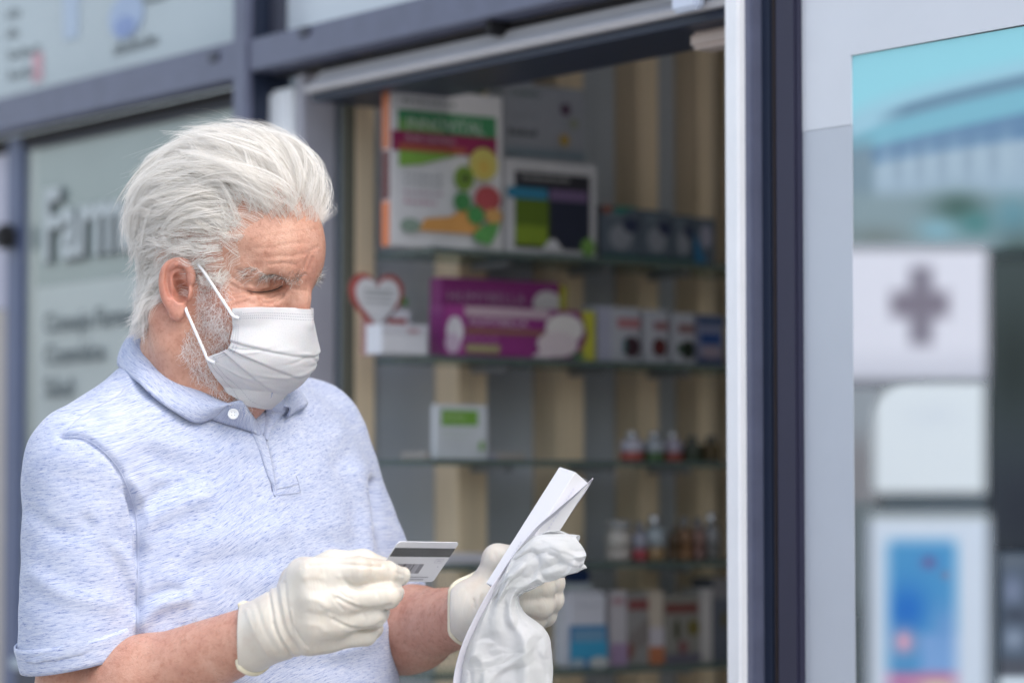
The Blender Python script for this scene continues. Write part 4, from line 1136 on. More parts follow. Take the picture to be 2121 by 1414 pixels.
# fabric coordinates for the heather: x along the yarn, z across
px_s = w2px(c2w(shP))
armd = poly_dist(px_s, [(128, 903), (235, 955), (282, 1075), (284, 1300)])
sl_mask = (px_s[:, 0] < np.interp(px_s[:, 1], [903, 955, 1010, 1075, 1200, 1400], [128, 235, 265, 282, 286, 286])) & (px_s[:, 1] > 890)
cx, a_, b_, s_ = torso_params(shP[:, 2])
tx = shP[:, 0] - (cx - CX) / FPX * TD; td_ = shP[:, 1] - TD
ang = np.arctan2(tx * tf[0] + td_ * tf[1], tx * tl[0] + td_ * tl[1])
drape = np.interp(px_s[:, 0], [250, 450, 600, 760], [.22, .19, .06, -.05])
fab = np.stack((ang * .17, 0 * ang, shP[:, 2] - drape * shP[:, 0]), 1)
axA = (SLV_R - C(172, 972, 2.975)); axA = axA / np.linalg.norm(axA)
q = shP - C(172, 972, 2.975)
al = q @ axA
angS = np.arctan2(q[:, 0], -q[:, 1])
fabS = np.stack((angS * .062 + 3, 0 * al, -al - .16 * q[:, 0]), 1)
fab = np.where(sl_mask[:, None], fabS, fab)

def shirt_mat(name, dark=1.0, rib=False):
    m, t, b = nmat(name)
    at = nd(t, 'ShaderNodeAttribute', attribute_name='yarn')
    def layer(sx, sz, det, seed):
        mp = nd(t, 'ShaderNodeMapping'); mp.inputs['Scale'].default_value = (sx, 1, sz); mp.inputs['Location'].default_value = (seed, seed * 2, seed * 3)
        n = nd(t, 'ShaderNodeTexNoise', i_Scale=1.0, i_Detail=det, i_Roughness=0.6)
        t.links.new(at.outputs['Vector'], mp.inputs[0]); t.links.new(mp.outputs[0], n.inputs['Vector'])
        return n
    nA = layer(150, 1500, 2.0, 1.3); nB = layer(75, 900, 2.5, 7.7); nC = layer(520, 2300, 2.0, 3.1); nD = layer(10, 22, 3.0, 9.0)
    base = ramp(t, nB.outputs[0], [(0.28, (.37, .425, .60)), (0.48, (.495, .545, .67)), (0.66, (.59, .62, .705))])
    dark_s = ramp(t, nA.outputs[0], [(0.30, (.40, .45, .66)), (0.38, (.70, .73, .87)), (0.46, (1, 1, 1))])
    fine = ramp(t, nC.outputs[0], [(0.25, (.78, .80, .90)), (0.6, (1, 1, 1))])
    big = ramp(t, nD.outputs[0], [(0.3, (.93, .94, .97)), (0.7, (1, 1, 1))])
    prev = base.outputs[0]
    for lay in (dark_s, fine, big):
        mix = nd(t, 'ShaderNodeMix', data_type='RGBA', blend_type='MULTIPLY'); mix.inputs[0].default_value = 1.0
        t.links.new(prev, mix.inputs[6]); t.links.new(lay.outputs[0], mix.inputs[7]); prev = mix.outputs[2]
    t.links.new(prev, b.inputs['Base Color'])
    b.inputs['Roughness'].default_value = 0.85
    b.inputs['Specular IOR Level'].default_value = 0.15
    b.inputs['Sheen Weight'].default_value = 0.25
    b.inputs['Sheen Roughness'].default_value = 0.5
    bp = nd(t, 'ShaderNodeBump', i_Strength=0.22, i_Distance=0.0006)
    ad = nd(t, 'ShaderNodeMath', operation='ADD')
    t.links.new(nC.outputs[0], ad.inputs[0]); t.links.new(nA.outputs[0], ad.inputs[1])
    t.links.new(ad.outputs[0], bp.inputs['Height']); t.links.new(bp.outputs[0], b.inputs['Normal'])
    return m
M_shirt = shirt_mat('heather_jersey')
shirt = mesh_obj('polo_shirt', c2w(shP), shQ, M_shirt, person, True)
set_attr(shirt, 'yarn', fab)
SHIRT_BVH = BVHTree.FromPolygons([tuple(v) for v in c2w(shP)], [tuple(f) for f in shQ])
def surf(px, py, lift=0.0):
    """point of the shirt seen at a photograph pixel, lifted along its normal"""
    r = Vector(ray(px, py)).normalized()
    h, n, i, d = SHIRT_BVH.ray_cast(Vector(CAM), r)
    if h is None: 
        return None
    if n.dot(r) > 0: n = -n
    return np.array(h + n * lift)
def surf_path(pts, lift, n):
    P = [surf(x, y, lift) for x, y in catmull(pts, n)]
    P = [p for p in P if p is not None]
    return np.array(P)

# the body: head with neck, arms and core are one mesh
allP, allQ, off_ = [], [], 0
rud = []
red, lid = skin_tint(headP)
for P, Q, r in ((H2C(headP), headQ, np.clip(red + .0 * lid, 0, .85)), (armR[0], armR[1], None), (armL[0], armL[1], None), (coreP, coreQ, None)):
    allP.append(P); allQ.append(Q + off_); off_ += len(P)
    rud.append(np.full(len(P), .12) if r is None else r)
bodyP = c2w(np.vstack(allP))
body = mesh_obj('body', bodyP, np.vstack(allQ), M_skin, person, True)
set_attr(body, 'ruddy', np.concatenate(rud), 'FLOAT')

# ---------------- cuffs of the sleeves: short open tubes
def cuff(px_l, px_r, d, ax, length, squash, yaw_c, name='sleeve_cuff', roll=1.006):
    a = C(*px_l, d); b = C(*px_r, d); c = (a + b) / 2; ra = np.linalg.norm(b - a) / 2
    ux = (b - a) / np.linalg.norm(b - a); ax = ax - ux * (ax @ ux); ax /= np.linalg.norm(ax); uy = np.cross(ax, ux)
    V = []; nu, nv = 64, 7
    for j in range(nv):
        for i in range(nu):
            th = 2 * math.pi * i / nu
            r = ra * (1 + .006 * math.sin(3 * th) + (.010 if j == 1 else 0) - (.004 if j == nv - 1 else 0))
            V.append(c + ux * r * math.cos(th) + uy * r * squash * math.sin(th) + ax * length * j / (nv - 1))
    o = mesh_obj(name, c2w(np.array(V)), grid_faces(nu, nv, True), M_shirt, person, True)
    u = np.array([(i / nu * 2 * math.pi * ra + 6, 0, j / (nv - 1) * length) for j in range(nv) for i in range(nu)])
    set_attr(o, 'yarn', u)
    solidify(o, .0022)
    return o
cuff((32, 1336), (288, 1283), 2.965, np.array((.02, .10, -1.0)), .0265, .93, 0)
cuff((664, 1246), (870, 1182), 3.25, np.array((.30, .10, -1.0)), .024, .95, 0)

# trousers and shoes, below the picture
def lower_body():
    c0 = c2w(np.array(((445 - CX) / FPX * TD, TD + .01, -.50)))
    L3, F3 = np.array((tl[0], tl[1], 0)), np.array((tf[0], tf[1], 0))
    lo, hi = np.array((c0[0] - .36, c0[1] - .36, .03)), np.array((c0[0] + .36, c0[1] + .36, c0[2] + .12))
    c = Clay(lo, hi, .009)
    c.ell(c0 + np.array((0, 0, -.02)), (.185, .125, .16), rot=np.array((L3, F3, (0, 0, 1))))
    for s in (1, -1):
        hip = c0 + L3 * s * .09 + np.array((0, 0, -.10)); kn = np.array((*(c0 + L3 * s * .11 + F3 * .01)[:2], .48)); an = np.array((*(c0 + L3 * s * .12 - F3 * .02)[:2], .09))
        c.cap(hip, kn, .092, .066, k=.04); c.cap(kn, an, .066, .058, k=.02)
        sc = Clay(an - np.array((.25, .25, .088)), an + np.array((.25, .25, .04)), .006)
        sc.cap(an + np.array((0, 0, -.045)), an + F3 * .15 + np.array((0, 0, -.055)), .042, .038, k=.01); sc.cap(an + np.array((0, 0, -.06)), an + np.array((0, 0, .0)), .044, .046, k=.01)
        sc.cut((0, 0, .006), (0, 0, -1))
        P, Q = sc.mesh(relax=1); mesh_obj('shoe', P, Q, plain('dark_brown_leather', (.06, .035, .022), .4), person, True)
    P, Q = c.mesh(relax=2); mesh_obj('trousers', P, Q, plain('navy_cotton_trousers', (.05, .06, .09), .85, .2, bump=.2, bscale=300), person, True)
lower_body()
# ------------------------------------------------------------------ face mask
HEAD_V = HEAD_BARE
def sdf_at(P):
    q = (P - hd.lo) / hd.h
    q = np.clip(q, 0, np.array(hd.n) - 1.001)
    i = q.astype(int); f = q - i
    v = 0
    for dx in (0, 1):
        for dy in (0, 1):
            for dz in (0, 1):
                w = (f[:, 0] if dx else 1 - f[:, 0]) * (f[:, 1] if dy else 1 - f[:, 1]) * (f[:, 2] if dz else 1 - f[:, 2])
                v = v + w * HEAD_V[i[:, 0] + dx, i[:, 1] + dy, i[:, 2] + dz]
    return v
def sdf_n(P):
    e = .003
    g = np.stack([sdf_at(P + np.eye(3)[k] * e) - sdf_at(P - np.eye(3)[k] * e) for k in range(3)], 1)
    return g / (np.linalg.norm(g, axis=1)[:, None] + 1e-9)
def settle(P, n=3):
    for _ in range(n):
        d = np.clip(sdf_at(P), -.01, .01); P = P - sdf_n(P) * d[:, None]
    return P
HEAD_BVH = BVHTree.FromPolygons([tuple(v) for v in H2W(headP)], [tuple(f) for f in headQ])
def skin_at(px, py, lift):
    """head point seen at a photograph pixel, in the head frame"""
    r = Vector(ray(px, py)).normalized()
    h, n, i, d = HEAD_BVH.ray_cast(Vector(CAM), r)
    return C2H(w2c(np.array(h + n * lift)))
def HL(px, py, R):
    """point of the plane R = const of the head frame under a photograph pixel"""
    d = C(px, py, 1.0)
    k = (R + HO @ hr) / (d @ hr)
    return C2H(d * k)
def cloth_white():
    m, t, b = nmat('mask_fleece')
    tc = nd(t, 'ShaderNodeTexCoord')
    n1 = nd(t, 'ShaderNodeTexNoise', i_Scale=900.0, i_Detail=2.0)
    t.links.new(tc.outputs['Object'], n1.inputs['Vector'])
    r = ramp(t, n1.outputs[0], [(0.3, (.67, .665, .685)), (0.6, (.72, .715, .73))])
    t.links.new(r.outputs[0], b.inputs['Base Color']); b.inputs['Roughness'].default_value = 0.8
    b.inputs['Specular IOR Level'].default_value = 0.2
    b.inputs['Subsurface Weight'].default_value = 0.15; b.inputs['Subsurface Scale'].default_value = 0.003
    bp = nd(t, 'ShaderNodeBump', i_Strength=0.35, i_Distance=0.0005)
    t.links.new(n1.outputs[0], bp.inputs['Height']); t.links.new(bp.outputs[0], b.inputs['Normal'])
    tr = nd(t, 'ShaderNodeBsdfTranslucent'); t.links.new(r.outputs[0], tr.inputs[0]); mx = nd(t, 'ShaderNodeMixShader', i_0=.2)
    t.links.new(b.outputs[0], mx.inputs[1]); t.links.new(tr.outputs[0], mx.inputs[2]); t.links.new(mx.outputs[0], t.nodes['Material Output'].inputs[0])
    return m
M_mask = cloth_white()
M_stitch = plain('pressed_weld', (.40, .40, .45), 0.7, 0.2)
_Mm = catmull([(.1070, .0118), (.1180, -.0040), (.1215, -.0220), (.1235, -.0400), (.1190, -.0600), (.1030, -.0790), (.0680, -.0940)], 61)
_Me = catmull([HL(486, 641, .0615), HL(484, 667, .0640), HL(481, 694, .0660), HL(477, 718, .0665), HL(462, 727, .0665), HL(443, 734, .0660), HL(426, 741, .0650)], 61)
def mask_pt(a, v):
    """a -1..1 across (1 = his right), v 0..1 downwards"""
    i = np.clip(v, 0, 1) * 60; j = np.clip(i.astype(int), 0, 59); f = (i - j)[..., None]
    M = _Mm[j] * (1 - f) + _Mm[j + 1] * f; E = _Me[j] * (1 - f) + _Me[j + 1] * f
    s = np.abs(a)
    R = E[..., 0] * np.sin(s * math.pi / 2) ** .95
    c = np.cos(s * math.pi / 2)
    peak = np.exp(-((v - .12) / .22) ** 2)                              # nose tents the upper third
    cF = c * (1 - .38 * peak) + .38 * peak * np.clip(1 - s * 1.55, 0, 1) ** 1.1
    F = E[..., 1] + (M[..., 0] - E[..., 1]) * cF
    Z = E[..., 2] + (M[..., 1] - E[..., 2]) * c ** 1.15
    P = np.stack((R * np.sign(a + 1e-9), F, Z), -1)
    return P
def build_mask():
    nu, nv = 121, 111
    a, v = np.meshgrid(np.linspace(-1, 1, nu), np.linspace(0, 1, nv))
    P = mask_pt(a, v)
    du = mask_pt(np.clip(a + .01, -1, 1), v) - mask_pt(np.clip(a - .01, -1, 1), v)
    dv = mask_pt(a, np.clip(v + .01, 0, 1)) - mask_pt(a, np.clip(v - .01, 0, 1))
    N = np.cross(dv, du); N /= np.linalg.norm(N, axis=-1)[..., None] + 1e-9
    if (N[nv // 2, nu // 2] @ np.array((0, 1, 0))) < 0: N = -N
    d = np.zeros_like(a)
    s = np.abs(a)
    for v0, slope, amp in ((.415, .035, .0022), (.575, .10, .0021), (.745, .17, .0020)):          # three pleats that open towards the middle
        vv = v - (v0 + slope * (1 - s) - slope * .5)
        step = np.where(vv < 0, np.exp(vv / .10), np.exp(-(vv / .012) ** 2) * 1.0)
        d += amp * step * (.35 + .65 * smooth01(s, .05, .9)) - amp * .35 * np.exp(-((vv - .022) / .018) ** 2)
    rg = np.random.default_rng(3)
    for _ in range(26):                                               # creases that run in from the sides
        a0, v0 = rg.uniform(-.9, .9), rg.uniform(.34, .97); th = rg.uniform(-.5, .35) + (.25 if a0 > 0 else -.25); L = rg.uniform(.15, .4)
        x = (a - a0) * math.cos(th) + (v - v0) * 1.4 * math.sin(th); y = -(a - a0) * math.sin(th) + (v - v0) * 1.4 * math.cos(th)
        d += rg.choice([-1, 1]) * rg.uniform(.0005, .0011) * np.exp(-(y / .022) ** 2) * np.exp(-(x / L) ** 2)
    d += .0006 * np.sin(a * 9 + 3 * v) * np.sin(v * 11)
    d *= smooth01(v, 0, .05) * .9 + .1
    P = P + N * d[..., None]
    Q = P.reshape(-1, 3)                                              # never inside the face, and taut over it
    push = np.zeros(len(Q))
    Fq = np.array(grid_faces(nu, nv))
    wsm = (1 - smooth01(v, .30, .42)).reshape(-1)[:, None]
    for _ in range(10):
        g = sdf_at(Q); Q = Q + sdf_n(Q) * np.clip(.0024 - g, 0, .004)[:, None]
        for _k in range(6):
            S_ = relax_mesh(Q, Fq, .5); S_[:nu] = Q[:nu]; m_e = (s.reshape(-1) > .985); S_[m_e] = Q[m_e]
            Q = Q + (S_ - Q) * wsm
    g = sdf_at(Q); Q = Q + sdf_n(Q) * np.clip(.0018 - g, 0, .004)[:, None]
    P = Q.reshape(P.shape)
    o = mesh_obj('face_mask', H2W(P.reshape(-1, 3)), grid_faces(nu, nv), M_mask, person, True)
    solidify(o, .0009)
    return P, N, o
MK_P, MK_N, mask_o = build_mask()
def mk(a, v, lift=.0009):
    i = np.clip((np.asarray(a) + 1) / 2 * 120, 0, 119.999); j = np.clip(np.asarray(v) * 110, 0, 109.999)
    i0, j0 = i.astype(int), j.astype(int); fi, fj = (i - i0)[..., None], (j - j0)[..., None]
    g = lambda A: (A[j0, i0] * (1 - fi) + A[j0, i0 + 1] * fi) * (1 - fj) + (A[j0 + 1, i0] * (1 - fi) + A[j0 + 1, i0 + 1] * fi) * fj
    return g(MK_P) + g(MK_N) * lift
def weld_rows():
    """dashes pressed along the borders"""
    V, F = [], []
    def dash(a0, v0, a1, v1, w, th=.00075):
        c = mk(np.array([a0, a1]), np.array([v0, v1]), th)
        t = c[1] - c[0]; n = mk(np.array([a0]), np.array([v0]), 1.0)[0] - mk(np.array([a0]), np.array([v0]), 0.0)[0]
        s = np.cross(t, n); s = s / (np.linalg.norm(s) + 1e-12) * w
        k = len(V); V.extend([c[0] - s, c[1] - s, c[1] + s, c[0] + s]); F.append((k, k + 1, k + 2, k + 3))
    for v in (.062, .088, .114):
        for a in np.arange(-.80, .82, .026): dash(a, v, a + .013, v, .00045)
    for v in (.915, .955):
        for a in np.arange(-.9, .92, .024): dash(a, v, a + .012, v, .00042)
    for sgn in (1, -1):
        for v in np.arange(.04, .13, .013):
            for a in np.arange(.845, .965, .020): dash(sgn * a, v, sgn * (a + .009), v + .004, .00028)
        for v in np.arange(.20, .42, .024):
            for a in (.89, .925, .96): dash(sgn * a, v, sgn * (a + .018), v, .00028)
        for v in np.arange(.46, .60, .024):
            for a in (.90, .94): dash(sgn * a, v, sgn * (a + .02), v, .00028)
        for v in np.arange(.86, .97, .018):
            for a in np.arange(.88, .965, .022): dash(sgn * a, v, sgn * (a + .009), v + .004, .00028)
        for v in np.arange(.66, .88, .022): dash(sgn * .93, v, sgn * .93, v + .011, .0003); dash(sgn * .965, v, sgn * .965, v + .011, .0003)
    o = mesh_obj('weld_marks', H2W(np.array(V)), F, M_stitch, None, False, origin=wloc(person))
    o.parent = mask_o; o.location = (0, 0, 0)
weld_rows()
def loop(pts, name='ear_loop'):
    P = catmull(pts, 40)
    V, F = tube_mesh(H2W(P), .0016, 8)
    o = mesh_obj(name, V, F, plain('white_elastic', (.80, .80, .82), .7, .2, bump=.2, bscale=1200), None, True, origin=wloc(person))
    o.parent = mask_o; o.location = (0, 0, 0)
def taut(a, b, n=9):
    P = a + (b - a) * np.linspace(0, 1, n)[:, None]
    for _ in range(5):
        g = sdf_at(P); P = P + sdf_n(P) * np.clip(.0030 - g, 0, .006)[:, None]
    return list(P)
for s in (1, -1):
    m_ = np.array((s, 1, 1))
    ca, cb = mk(np.array([.975]), np.array([.075]), .002)[0], mk(np.array([.965]), np.array([.955]), .002)[0]
    up = [mk(np.array([.88]), np.array([.11]), .0015)[0], *taut(ca, skin_at(402, 553, .006)), skin_at(402, 553, .006) + np.array((-.014, -.003, .002))]
    lo_ = [mk(np.array([.88]), np.array([.90]), .0015)[0], *taut(cb, skin_at(382, 645, .004)), skin_at(382, 645, .004) + np.array((-.010, -.010, .004))]
    loop(np.array(up) * m_); loop(np.array(lo_) * m_)

# ------------------------------------------------------------------ hair
def hair_mat(name, stops, rough=.36, trans=.20):
    m, t, b = nmat(name)
    ci = nd(t, 'ShaderNodeHairInfo')
    r = ramp(t, ci.outputs['Random'], stops)
    t.links.new(r.outputs[0], b.inputs['Base Color'])
    b.inputs['Roughness'].default_value = rough; b.inputs['Specular IOR Level'].default_value = .35
    tl_ = nd(t, 'ShaderNodeBsdfTranslucent'); t.links.new(r.outputs[0], tl_.inputs[0])
    mx = nd(t, 'ShaderNodeMixShader', i_0=trans)
    t.links.new(b.outputs[0], mx.inputs[1]); t.links.new(tl_.outputs[0], mx.inputs[2])
    t.links.new(mx.outputs[0], t.nodes['Material Output'].inputs[0])
    return m
M_hair = hair_mat('white_hair', [(0.0, (.58, .54, .48)), (.15, (.80, .77, .72)), (.5, (.90, .88, .84)), (1.0, (.95, .935, .91))])
M_beard = hair_mat('white_beard', [(0.0, (.70, .67, .65)), (.3, (.86, .85, .84)), (1.0, (.95, .945, .945))], trans=.35)
M_brow = hair_mat('grey_eyebrow', [(0.0, (.07, .06, .05)), (.42, (.18, .16, .14)), (.52, (.60, .58, .55)), (1.0, (.86, .85, .82))])
M_lash = hair_mat('dark_lash', [(0, (.09, .06, .05)), (1, (.24, .16, .13))], trans=0)
M_lash_line = plain('lash_line', (.10, .065, .055), .6, .2)
M_armhair = hair_mat('arm_hair', [(0, (.16, .10, .07)), (1, (.45, .36, .28))], trans=0)
def in_poly(xy, poly):
    x, y = xy[:, 0], xy[:, 1]; ins = np.zeros(len(xy), bool); n = len(poly)
    for i in range(n):
        (x1, y1), (x2, y2) = poly[i], poly[(i + 1) % n]
        c = ((y1 > y) != (y2 > y)) & (x < (x2 - x1) * (y - y1) / (y2 - y1 + 1e-9) + x1); ins ^= c
    return ins
def hair_zone(P):
    R, F, Z = P[:, 0], P[:, 1], P[:, 2]
    px = w2px(H2W(np.stack((np.abs(R), F, Z), 1)))
    front = in_poly(px, [(100, 100), (780, 100), (720, 380), (668, 456), (640, 460), (600, 453), (560, 450), (526, 462), (507, 490), (500, 530), (484, 566), (462, 584), (438, 596), (412, 606), (100, 800)])
    low = np.interp(F, [-.10, -.040, -.018, -.002, .018, .060], [-.045, -.052, -.030, .036, .006, .000])
    return front & (Z > low)
def hair_dir(P):
    R, F, Z = P[:, 0], P[:, 1], P[:, 2]; n = len(P); sg = np.sign(R)
    D = np.tile(np.array((0, -1.0, 0.0)), (n, 1))
    side = smooth01(np.abs(R), .035, .065)
    D[:, 2] -= .22 * side * smooth01(-F, -.05, .02)
    D[:, 2] += .55 * side * smooth01(F, .025, .06) * smooth01(Z, .05, .08)
    burn = smooth01(F, .0, .03) * smooth01(.062 - Z, 0, .03)
    D = D * (1 - burn)[:, None] + burn[:, None] * np.stack((0 * R, -.75 + 0 * R, -.75 + 0 * R), 1)
    back = smooth01(-F, .035, .085)
    D = D * (1 - back)[:, None] + back[:, None] * np.array((0, -.25, -1.0))
    low = smooth01(.045 - Z, 0, .045) * smooth01(-F, -.01, .02)
    D = D * (1 - low)[:, None] + low[:, None] * np.array((0, -.38, -1.0))
    return D
def hair_height(P):
    R, F, Z = P[:, 0], P[:, 1], P[:, 2]
    top = smooth01(Z, .06, .115)
    H = .0105 + (.0185) * top
    H += .013 * smooth01(F, .030, .065) * smooth01(Z, .09, .105)
    H += .003 * smooth01(-F, .04, .085) * (1 - top)
    H *= 1 - .55 * smooth01(F, .0, .03) * smooth01(.06 - Z, 0, .03)
    return H
def grow_hair():
    rg = np.random.default_rng(21)
    NL, K, M_ = 1350, 20, 20
    U = rg.normal(size=(NL * 5, 3)); U /= np.linalg.norm(U, axis=1)[:, None]
    P = np.array((0, .003, .045)) + U * np.array((.078, .101, .100))
    P = settle(P, 8)
    P = P[hair_zone(P) & (np.abs(sdf_at(P)) < .002)][:NL]
    NL = len(P)
    H = hair_height(P)
    top = smooth01(P[:, 2], .06, .11)
    L = .050 + .040 * top + .018 * smooth01(P[:, 1], .03, .07) * top - .022 * smooth01(.02 - P[:, 2], 0, .04) * smooth01(-P[:, 1], 0, .04)
    L *= 1 - .72 * smooth01(P[:, 1], .0, .03) * smooth01(.055 - P[:, 2], 0, .03)
    L *= rg.uniform(.8, 1.2, NL)
    lay = rg.uniform(.12, 1, NL) ** .65
    yaw = rg.normal(0, .32, NL)
    waveA, waveP, waveF = rg.uniform(.0020, .0070, NL), rg.uniform(0, 6.28, NL), rg.uniform(3.5, 9.0, NL)
    flick = rg.normal(.0, .008, NL) - .003 * smooth01(-P[:, 1], .02, .06)
    foot = P.copy(); G = np.zeros((NL, K, 3)); Ntr = np.zeros_like(G); Btr = np.zeros_like(G)
    for k in range(K):
        s = k / (K - 1)
        n = sdf_n(foot)
        D = hair_dir(foot)
        t = D - n * (D * n).sum(1)[:, None]; t /= np.linalg.norm(t, axis=1)[:, None] + 1e-9
        b = np.cross(n, t)
        t2 = t * np.cos(yaw * (1 - .4 * s))[:, None] + b * np.sin(yaw * (1 - .4 * s))[:, None]
        off = H * lay * (1 - np.exp(-s / .22)) * (1 - .25 * s ** 2) + flick * s ** 3
        G[:, k] = foot + n * off[:, None] + b * (waveA * s * np.sin(waveP + waveF * s))[:, None] + n * (waveA * .7 * s * np.cos(waveP * 1.7 + waveF * s))[:, None]
        Ntr[:, k], Btr[:, k] = n, b
        step = L / K
        foot = foot + t2 * step[:, None]
        for _ in range(2):
            d = np.clip(sdf_at(foot), -.006, .006); foot = foot - sdf_n(foot) * d[:, None]
    S = np.linspace(0, 1, K)
    cnt = M_
    jr = rg.normal(0, .0042, (NL, cnt, 1)); jn = rg.normal(0, .0022, (NL, cnt, 1)); jl = rg.uniform(.82, 1.08, (NL, cnt, 1))
    conv = (1 - .48 * smooth01(S, .05, .75))[None, None, :]
    spread = (rg.normal(0, .0022, (NL, cnt, 1)) * (S ** 2)[None, None, :])
    st = G[:, None] + Btr[:, None] * (jr * conv + spread)[..., None] + Ntr[:, None] * (jn * conv * np.clip(S * 4, 0, 1)[None, None, :] + spread * .5)[..., None]
    # individual lengths: slide samples along the guide
    st = st.reshape(NL * cnt, K, 3)
    out = np.empty_like(st); ll = np.clip(jl.reshape(-1), 0, 1)
    for k in range(K):
        x = k * ll; i = np.minimum(x.astype(int), K - 2); f = (x - i)[:, None]
        ar = np.arange(len(st)); out[:, k] = st[ar, i] * (1 - f) + st[ar, i + 1] * f
    # flyaways
    idx = rg.choice(len(out), 1100); fly = out[idx].copy()
    kick = rg.normal(0, 1, (1100, 3)) * np.array((.006, .007, .006)) + np.array((0, -.003, .001))
    nrm = Ntr.reshape(NL, K, 3)[idx // cnt]
    fly += nrm * (rg.uniform(.000, .008, (1100, 1)) * S[None, :] ** 1.5)[..., None] + kick[:, None] * (S ** 2)[None, :, None]
    return np.concatenate((out, fly)), len(fly)
_hs, _nf = grow_hair()
_rad = np.full(len(_hs), .000125); _rad[-_nf:] = .00007
_r0 = w2px(H2W(_hs[:, 0])); _edge = poly_dist(_r0, [(668, 456), (640, 460), (600, 453), (560, 450), (526, 462), (507, 490), (500, 530), (484, 566), (462, 584)]); _rad *= np.where(_edge < 16, .58, 1.0)
_sh = np.where(_edge < 9, .55, 1.0)[:, None, None]; _hs = _hs[:, :1] + (_hs - _hs[:, :1]) * np.maximum(_sh, RNG.uniform(.5, 1, (len(_hs), 1, 1)))
hair_obj('hair', H2W(_hs), _rad, M_hair, person)
print('hair strands', len(_hs))

# beard on cheeks and jaw: rooted on the skin, short and curly
def curly(P, N, dirs, L, K, curl, seed, lift=.35):
    rg = np.random.default_rng(seed); n = len(P)
    d = dirs + rg.normal(0, .55, (n, 3)); d += N * lift
    d -= N * np.minimum((d * N).sum(1), 0)[:, None]
    d /= np.linalg.norm(d, axis=1)[:, None]
    b = np.cross(N, d); b /= np.linalg.norm(b, axis=1)[:, None] + 1e-9; c = np.cross(d, b)
    S = np.linspace(0, 1, K); L = L * rg.uniform(.5, 1.25, n); ph = rg.uniform(0, 6.28, n); w = rg.uniform(2.5, 6.0, n); A = curl * rg.uniform(.3, 1.3, n)
    x = d[:, None] * (S[None] * L[:, None])[..., None]
    x = x + b[:, None] * (A[:, None] * S[None] * np.sin(ph[:, None] + w[:, None] * S[None]))[..., None] + c[:, None] * (A[:, None] * S[None] * np.cos(ph[:, None] + w[:, None] * S[None]))[..., None]
    return P[:, None] + x
def beard():
    rg = np.random.default_rng(5)
    near = headP * np.concatenate((np.where(headP[:, :1] < 0, -1, 1), np.ones((len(headP), 2))), 1)
    px = w2px(H2W(near))
    poly = [(418, 566), (462, 572), (478, 600), (476, 640), (480, 720), (432, 742), (452, 800), (520, 838), (500, 846), (440, 812), (398, 770), (372, 722), (384, 690), (408, 664), (404, 620), (410, 590)]
    dens = in_poly(px, poly) & (np.abs(headP[:, 0]) > .0) & (headN[:, 0] * np.sign(headP[:, 0]) > -.3)
    idx = np.where(dens)[0]
    idx = rg.choice(idx, 2600, replace=True)
    P, N = headP[idx], headN[idx]
    N = N / np.linalg.norm(N, axis=1)[:, None]
    d = np.tile(np.array((0, .35, -.85)), (len(P), 1))
    st = curly(P, N, d, np.full(len(P), .0130), 10, .0048, 6, .50)
    hair_obj('beard', H2W(st), .00011, M_beard, person)
beard()
def brows():
    rg = np.random.default_rng(9)
    for s in (1, -1):
        line = catmull([(s * .013, .0945, .0425), (s * .022, .0905, .0455), (s * .033, .0830, .0460), (s * .044, .0710, .0420), (s * .052, .0600, .0375)], 60)
        n = 280
        k = rg.integers(0, 60, n); P = line[k] + rg.normal(0, 1, (n, 3)) * np.array((.001, .0015, .0026))
        P = settle(P, 6); N = sdf_n(P)
        f = k / 59.0
        d = np.stack((s * (.15 + .9 * f), -.10 - .55 * f, .55 - 1.15 * f), 1)
        st = curly(P, N, d * 1.3, np.full(n, .0100) * (.70 + .75 * f), 8, .0022, 10 + s, .45)
        hair_obj('eyebrow', H2W(st), .00011, M_brow, person)
    pts = catmull([(512, 601), (524, 604), (540, 605), (558, 603), (574, 598), (585, 592)], 26)
    Q = np.array([skin_at(x, y, .0002) for x, y in pts])
    for m_ in (np.array((1, 1, 1)), np.array((-1, 1, 1))):
        V, F = tube_mesh(H2W(Q * m_), np.interp(np.arange(26), [0, 6, 18, 25], [.00025, .0006, .0007, .0004]), 6)
        o = mesh_obj('eyelashes', V, F, M_lash_line, person, True)
brows()
def arm_hair(P, Q, a, b, n, seed):
    rg = np.random.default_rng(seed); N = vnormals(P, Q)
    ax = (b - a) / np.linalg.norm(b - a); t = ((P - a) @ ax) / np.linalg.norm(b - a)
    idx = np.where((t > -.05) & (t < .97))[0]; idx = rg.choice(idx, n)
    st = curly(P[idx], N[idx], np.tile(ax * .7 + np.array((0, 0, -.25)), (n, 1)), np.full(n, .0085), 6, .0016, seed, .40)
    hair_obj('arm_hair', c2w(st), .00005, M_armhair, person)
arm_hair(armR[0], armR[1], EL_R, WR_R, 2400, 41); arm_hair(armL[0], armL[1], EL_L, WR_L, 2400, 42)

